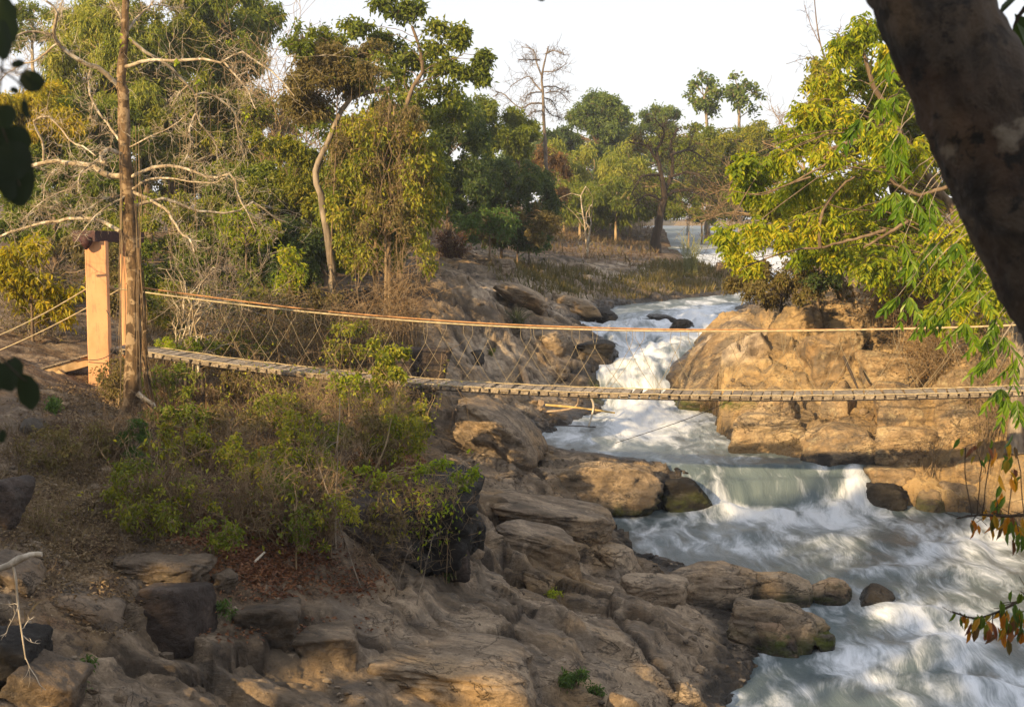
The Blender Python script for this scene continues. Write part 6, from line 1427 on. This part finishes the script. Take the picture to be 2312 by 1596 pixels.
bump = .007 * ridged(Q[..., 0] * 14, Q[..., 1] * 14, Q[..., 2] * 6, 3) + .012 * fbm(Q[..., 0] * 4, Q[..., 1] * 4, Q[..., 2] * 4, 5, .6) + .018 * np.maximum(0, noise(Q[..., 0] * 2.2, Q[..., 1] * 2.2, Q[..., 2] * 2.2))
V = V + ring * (rr[:, None] + bump)[..., None]
g = Geo(); k, j = np.meshgrid(np.arange(N - 1), np.arange(SD), indexing='ij')
g.add(V, np.stack([k * SD + j, k * SD + (j + 1) % SD, (k + 1) * SD + (j + 1) % SD, (k + 1) * SD + j], -1).reshape(-1, 4))
g.build('trunk', M_MOTTLE, lean)
C, Rr = clumps_px([(1900, -650, 700, 260, .3), (2500, -500, 500, 260, 0), (1500, -500, 380, 160, 1)], 5.0)
g = Geo(); gl = Geo()
S_, dd = spray(C, Rr, 40, .3, .6)
for c in C: g.tubes(limb_path(P[190], c, 8), np.linspace(.07, .02, 8), 6)
g.tubes(S_, np.linspace(.008, .003, 5)[None], 3, cap=False)
p, td = along_twigs(S_, 26, .2); n = len(p); p = p + rng.normal(size=(n, 3)) * .06
leaves(gl, p, td * .4 + rng.normal(size=(n, 3)) * .6 + [0, 0, -.5], .12 * rng.uniform(.7, 1.2, n), .06, .2, True)
LEAN_LEAF = leaf_mat('shade_leaf', K_((.015, .035, .008), (.03, .06, .012), (.05, .09, .016)), rough=.45, trans=.2)
g.build('limbs', B_DARK, lean); gl.build('crown', LEAN_LEAF, lean, smooth=False)
# dark leaves in the top right corner, hanging behind the trunk
root = thing('overhanging_twig', 'dark green leaves hanging in the top right corner behind the leaning trunk', 'branch', at(2400, -60, 5.2))
g = Geo(); gl = Geo(); Pm = resample(np.array([at(2400, -60, 5.2), at(2330, 0, 5.2), at(2290, 60, 5.2), at(2300, 130, 5.2)]), 10); g.tubes(Pm, np.linspace(.012, .004, 10), 5)
q, _ = along_twigs(Pm[None], 26, .2); q = q + rng.normal(size=(26, 3)) * [.05, .1, .04]
leaves(gl, q, rng.normal(size=(26, 3)) * .5 + [0, 0, -.7], .11, .06, .2, True); g.build('twig', B_DARK, root); gl.build('foliage', LEAN_LEAF, root, smooth=False)
# silhouetted round leaves at the left frame edge, deep shade put into their colour
M_SIL = leaf_mat('shade_dark_round_leaf', K_((.003, .008, .002), (.006, .015, .003), (.010, .022, .004)), rough=.5, trans=.1)
def round_leaves(name, label, Y, twigs, items):
    root = thing(name, label, 'branch', at(twigs[0][0][0], twigs[0][0][1], Y))
    g = Geo(); gl = Geo()
    for tw in twigs: g.tubes(resample(np.array([at(u, v, Y) for u, v in tw]), 12), np.linspace(px(2.6, Y), px(1.4, Y), 12), 5)
    g.build('twig', B_DARK, root)
    for (u, v, ru, rv, yaw) in items:
        c = at(u, v, Y + rng.uniform(-.15, .15)); a = np.linspace(0, 2 * np.pi, 16, endpoint=False)
        sx_, sz_ = px(ru, Y), px(rv, Y)
        ex = np.array([math.cos(yaw), math.sin(yaw), 0]); ey = np.array([-math.sin(yaw), math.cos(yaw), 0])
        sh = 1 + .12 * np.cos(a * 2 + rng.uniform(0, 6)) + .05 * rng.normal(size=16)
        rim = c + ex * (np.cos(a) * sx_ * sh / max(.35, math.cos(yaw)))[:, None] + np.array([0, 0, 1]) * (np.sin(a) * sz_ * sh)[:, None] + ey * (np.abs(np.cos(a)) * sx_ * .35)[:, None]
        mid = [c + np.array([0, 0, sz_ * k]) for k in (-.5, 0, .5)]
        VV = np.vstack([rim, [mid[1]]])
        gl.add(VV, [(i, (i + 1) % 16, 16) for i in range(16)])
    gl.build('foliage', M_SIL, root, smooth=True)
round_leaves('overhanging_twig', 'shade-blackened round-leaved twig hanging at the upper left frame edge', 2.6, [[(-40, 120), (0, 153), (20, 160), (50, 165), (60, 150)], [(0, 158), (40, 185), (55, 220), (57, 240)], [(-30, 20), (5, 130), (-4, 250), (20, 330), (45, 420)]],
             [(8, 40, 30, 60, .4), (5, 90, 20, 40, .7), (40, 144, 13, 10, .3), (71, 183, 24, 28, .2), (33, 204, 8, 8, .5), (58, 247, 8, 20, .6), (12, 262, 20, 28, .4), (25, 320, 38, 40, .3), (30, 365, 36, 44, .5), (48, 415, 30, 52, .3), (22, 410, 22, 40, .7), (-6, 330, 24, 60, .3)])
round_leaves('overhanging_twig', 'dark green folded leaves at the left frame edge beside the ramp', 2.6, [[(-40, 780), (0, 805), (30, 815)], [(0, 805), (45, 850), (60, 860)]], [(26, 845, 20, 42, 1.0), (64, 886, 23, 44, .3), (-4, 850, 10, 40, .6), (5, 985, 9, 14, .7)])
round_leaves('overhanging_twig', 'single dark leaf tip peeking in at the top centre', 4.0, [[(1240, -60), (1226, -14)]], [(1222, -5, 10, 8, .3)])
# dead branch at the left edge
dead = thing('dead_branch', 'bleached crooked dead branch hanging at the lower left edge', 'branch', at(-40, 1300, 12))
g = Geo(); g.tubes(resample(np.array([at(u, v, 12) for u, v in [(-60, 1300), (0, 1284), (40, 1264), (70, 1252), (95, 1251)]]), 12), np.linspace(.034, .022, 12), 8, rough=.12); g.build('limb', B_WHITE, dead)
g = Geo(); Pd = resample(np.array([at(u, v, 12) for u, v in [(28, 1272), (36, 1310), (40, 1360), (48, 1420), (58, 1488)]]), 14); twig_tree(g, Pd[None], np.array([.013]), 2, 5, .35, up=-.2, rmin=.003, sides=6); g.build('twig', B_WHITE, dead)
# foreground sprays at the lower right
def hang_spray(label, Y, stem, items, pal_m):
    root = thing('overhanging_branch', label, 'branch', at(stem[0][0], stem[0][1], Y))
    g = Geo(); gl = Geo()
    Pm = resample(np.array([at(u, v, Y) for u, v in stem]), 20); g.tubes(Pm, np.linspace(px(5, Y), px(1.6, Y), 20), 6)
    for (u, v, n, L, sx_, sz_) in items:
        c = at(u, v, Y + rng.uniform(-.12, .12)); j = int(np.argmin(np.linalg.norm(Pm - c, axis=1)))
        g.tubes(limb_path(Pm[j], c, 6, .05, .04), px(1.3, Y), 4)
        q = c + rng.normal(size=(n, 3)) * [px(sx_, Y), px(14, Y), px(sz_, Y)]
        leaves(gl, q, rng.normal(size=(n, 3)) * [.32, .3, .25] + [0, 0, -1.0], px(L, Y) * rng.uniform(.7, 1.15, n), px(L, Y) * .34 * rng.uniform(.8, 1.2, n), .2, True, up=np.array([0, -1.2, .2]))
    # bare side twigs
    o = Pm[rng.integers(3, 19, 16)]; d = unit(rng.normal(size=(16, 3)) * [1, .5, .8] + [-.5, 0, .2])
    g.tubes(np.stack([o, o + d * px(22, Y), o + d * px(42, Y) + rng.normal(size=(16, 3)) * px(4, Y)], 1), px(1.0, Y), 3)
    g.build('twig', B_DARK, root); gl.build('foliage', pal_m, root, smooth=False)
M_ORG = leaf_mat('autumn_spray_leaf', K_((.05, .10, .02), (.075, .135, .025), (.10, .15, .02), (.38, .22, .03), (.45, .20, .04), (.16, .07, .04), (.06, .12, .02)), rough=.38, trans=.35, big=1.0, amt=.1)
hang_spray('leafy spray with green and orange leaves at the lower right edge, upper one', 8.0, [(2420, 1150), (2330, 1160), (2270, 1165), (2215, 1162), (2160, 1170)], [(2280, 1170, 14, 46, 24, 16), (2240, 1165, 7, 42, 14, 12), (2300, 1200, 9, 46, 14, 14), (2250, 1120, 6, 42, 14, 18), (2285, 1060, 7, 44, 14, 16), (2195, 1180, 5, 28, 12, 6), (2290, 1010, 8, 40, 20, 16), (2240, 1010, 5, 34, 14, 12), (2180, 1010, 5, 30, 10, 10), (2210, 1030, 3, 30, 10, 10)], M_ORG)
hang_spray('leafy spray with green and orange leaves at the lower right edge, lower one', 7.6, [(2420, 1310), (2330, 1340), (2290, 1362), (2250, 1382), (2200, 1395), (2150, 1380)], [(2260, 1395, 12, 44, 26, 10), (2220, 1395, 7, 40, 14, 8), (2295, 1380, 12, 48, 16, 14), (2165, 1385, 5, 34, 10, 5), (2200, 1400, 6, 38, 12, 6), (2290, 1420, 8, 44, 16, 10), (2305, 1335, 5, 40, 10, 10), (2240, 1410, 7, 42, 14, 8)], M_ORG)
# trees of the viewer's own bank, outside the frame: they throw the shade over the near rocks
def bank_tree(label, x, y, h, r, n=3600, leaf=.34):
    b = np.array([x, y, gz(x, y) - .2]); root = thing('bank_tree', label, 'tree', b, 'trees on the near bank outside the view')
    TP = limb_path(b, b + [rng.normal() * .4, rng.normal() * .4, h * .75], 14, 0, .02)
    g = Geo(); gl = Geo(); g.tubes(TP, np.linspace(.25, .08, 14), 8)
    m = 16; C = b + [0, 0, h * .66] + unit(rng.normal(size=(m, 3))) * rng.uniform(.2, 1, (m, 1)) ** .5 * np.array([r, r, h * .34])
    Rr = np.full((m, 3), r * .42)
    for c in C: g.tubes(limb_path(TP[rng.integers(7, 13)], c, 7), np.linspace(.06, .02, 7), 5)
    Sx, _ = spray(C, Rr, 9, .3, .6); g.tubes(Sx, np.linspace(.012, .004, 5)[None], 3, cap=False)
    p, td = along_twigs(Sx, max(2, n // (m * 9)), .1); k = len(p); p = p + rng.normal(size=(k, 3)) * .12
    leaves(gl, p, rng.normal(size=(k, 3)), leaf, leaf * .5, .2)
    g.build('trunk', B_BROWN, root); gl.build('crown', LEAN_LEAF, root, smooth=False)
for i, (x, y, h, r) in enumerate([(-9, -4, 8.5, 3.2), (-12.5, 1.5, 8.2, 3.2), (-15.5, 5.0, 5.6, 2.7), (-17, -1, 9.5, 3.4), (-20.5, 4.5, 7.0, 3.0), (-6, -9, 9, 3.4), (-13, -8, 9.5, 3.4), (-22, -3, 10, 3.2), (-5.5, -2.5, 11.5, 3.2), (-1.5, -5, 11, 3.4), (3.5, -4, 10.5, 3.4)]):
    bank_tree('leafy tree on the near bank that shades the rocks', x, y, h, r)

# ================================================================== the dusty air of the dry season
import bmesh
bm = bmesh.new(); bmesh.ops.create_cube(bm, size=1.0)
hme = bpy.data.meshes.new('haze'); bm.to_mesh(hme); bm.free()
hz = bpy.data.objects.new('haze', hme); link(hz)
hz.scale = (520, 540, 38); hz.location = (0, 150, 13)
hm = bpy.data.materials.new('haze_air'); hm.use_nodes = True; hm.node_tree.nodes.clear()
pv = hm.node_tree.nodes.new('ShaderNodeVolumePrincipled'); ho = hm.node_tree.nodes.new('ShaderNodeOutputMaterial')
pv.inputs['Color'].default_value = (.86, .92, 1.0, 1); pv.inputs['Density'].default_value = .0006; pv.inputs['Anisotropy'].default_value = .2
hm.node_tree.links.new(pv.outputs[0], ho.inputs['Volume']); hme.materials.append(hm)
tag(hz, kind='stuff')
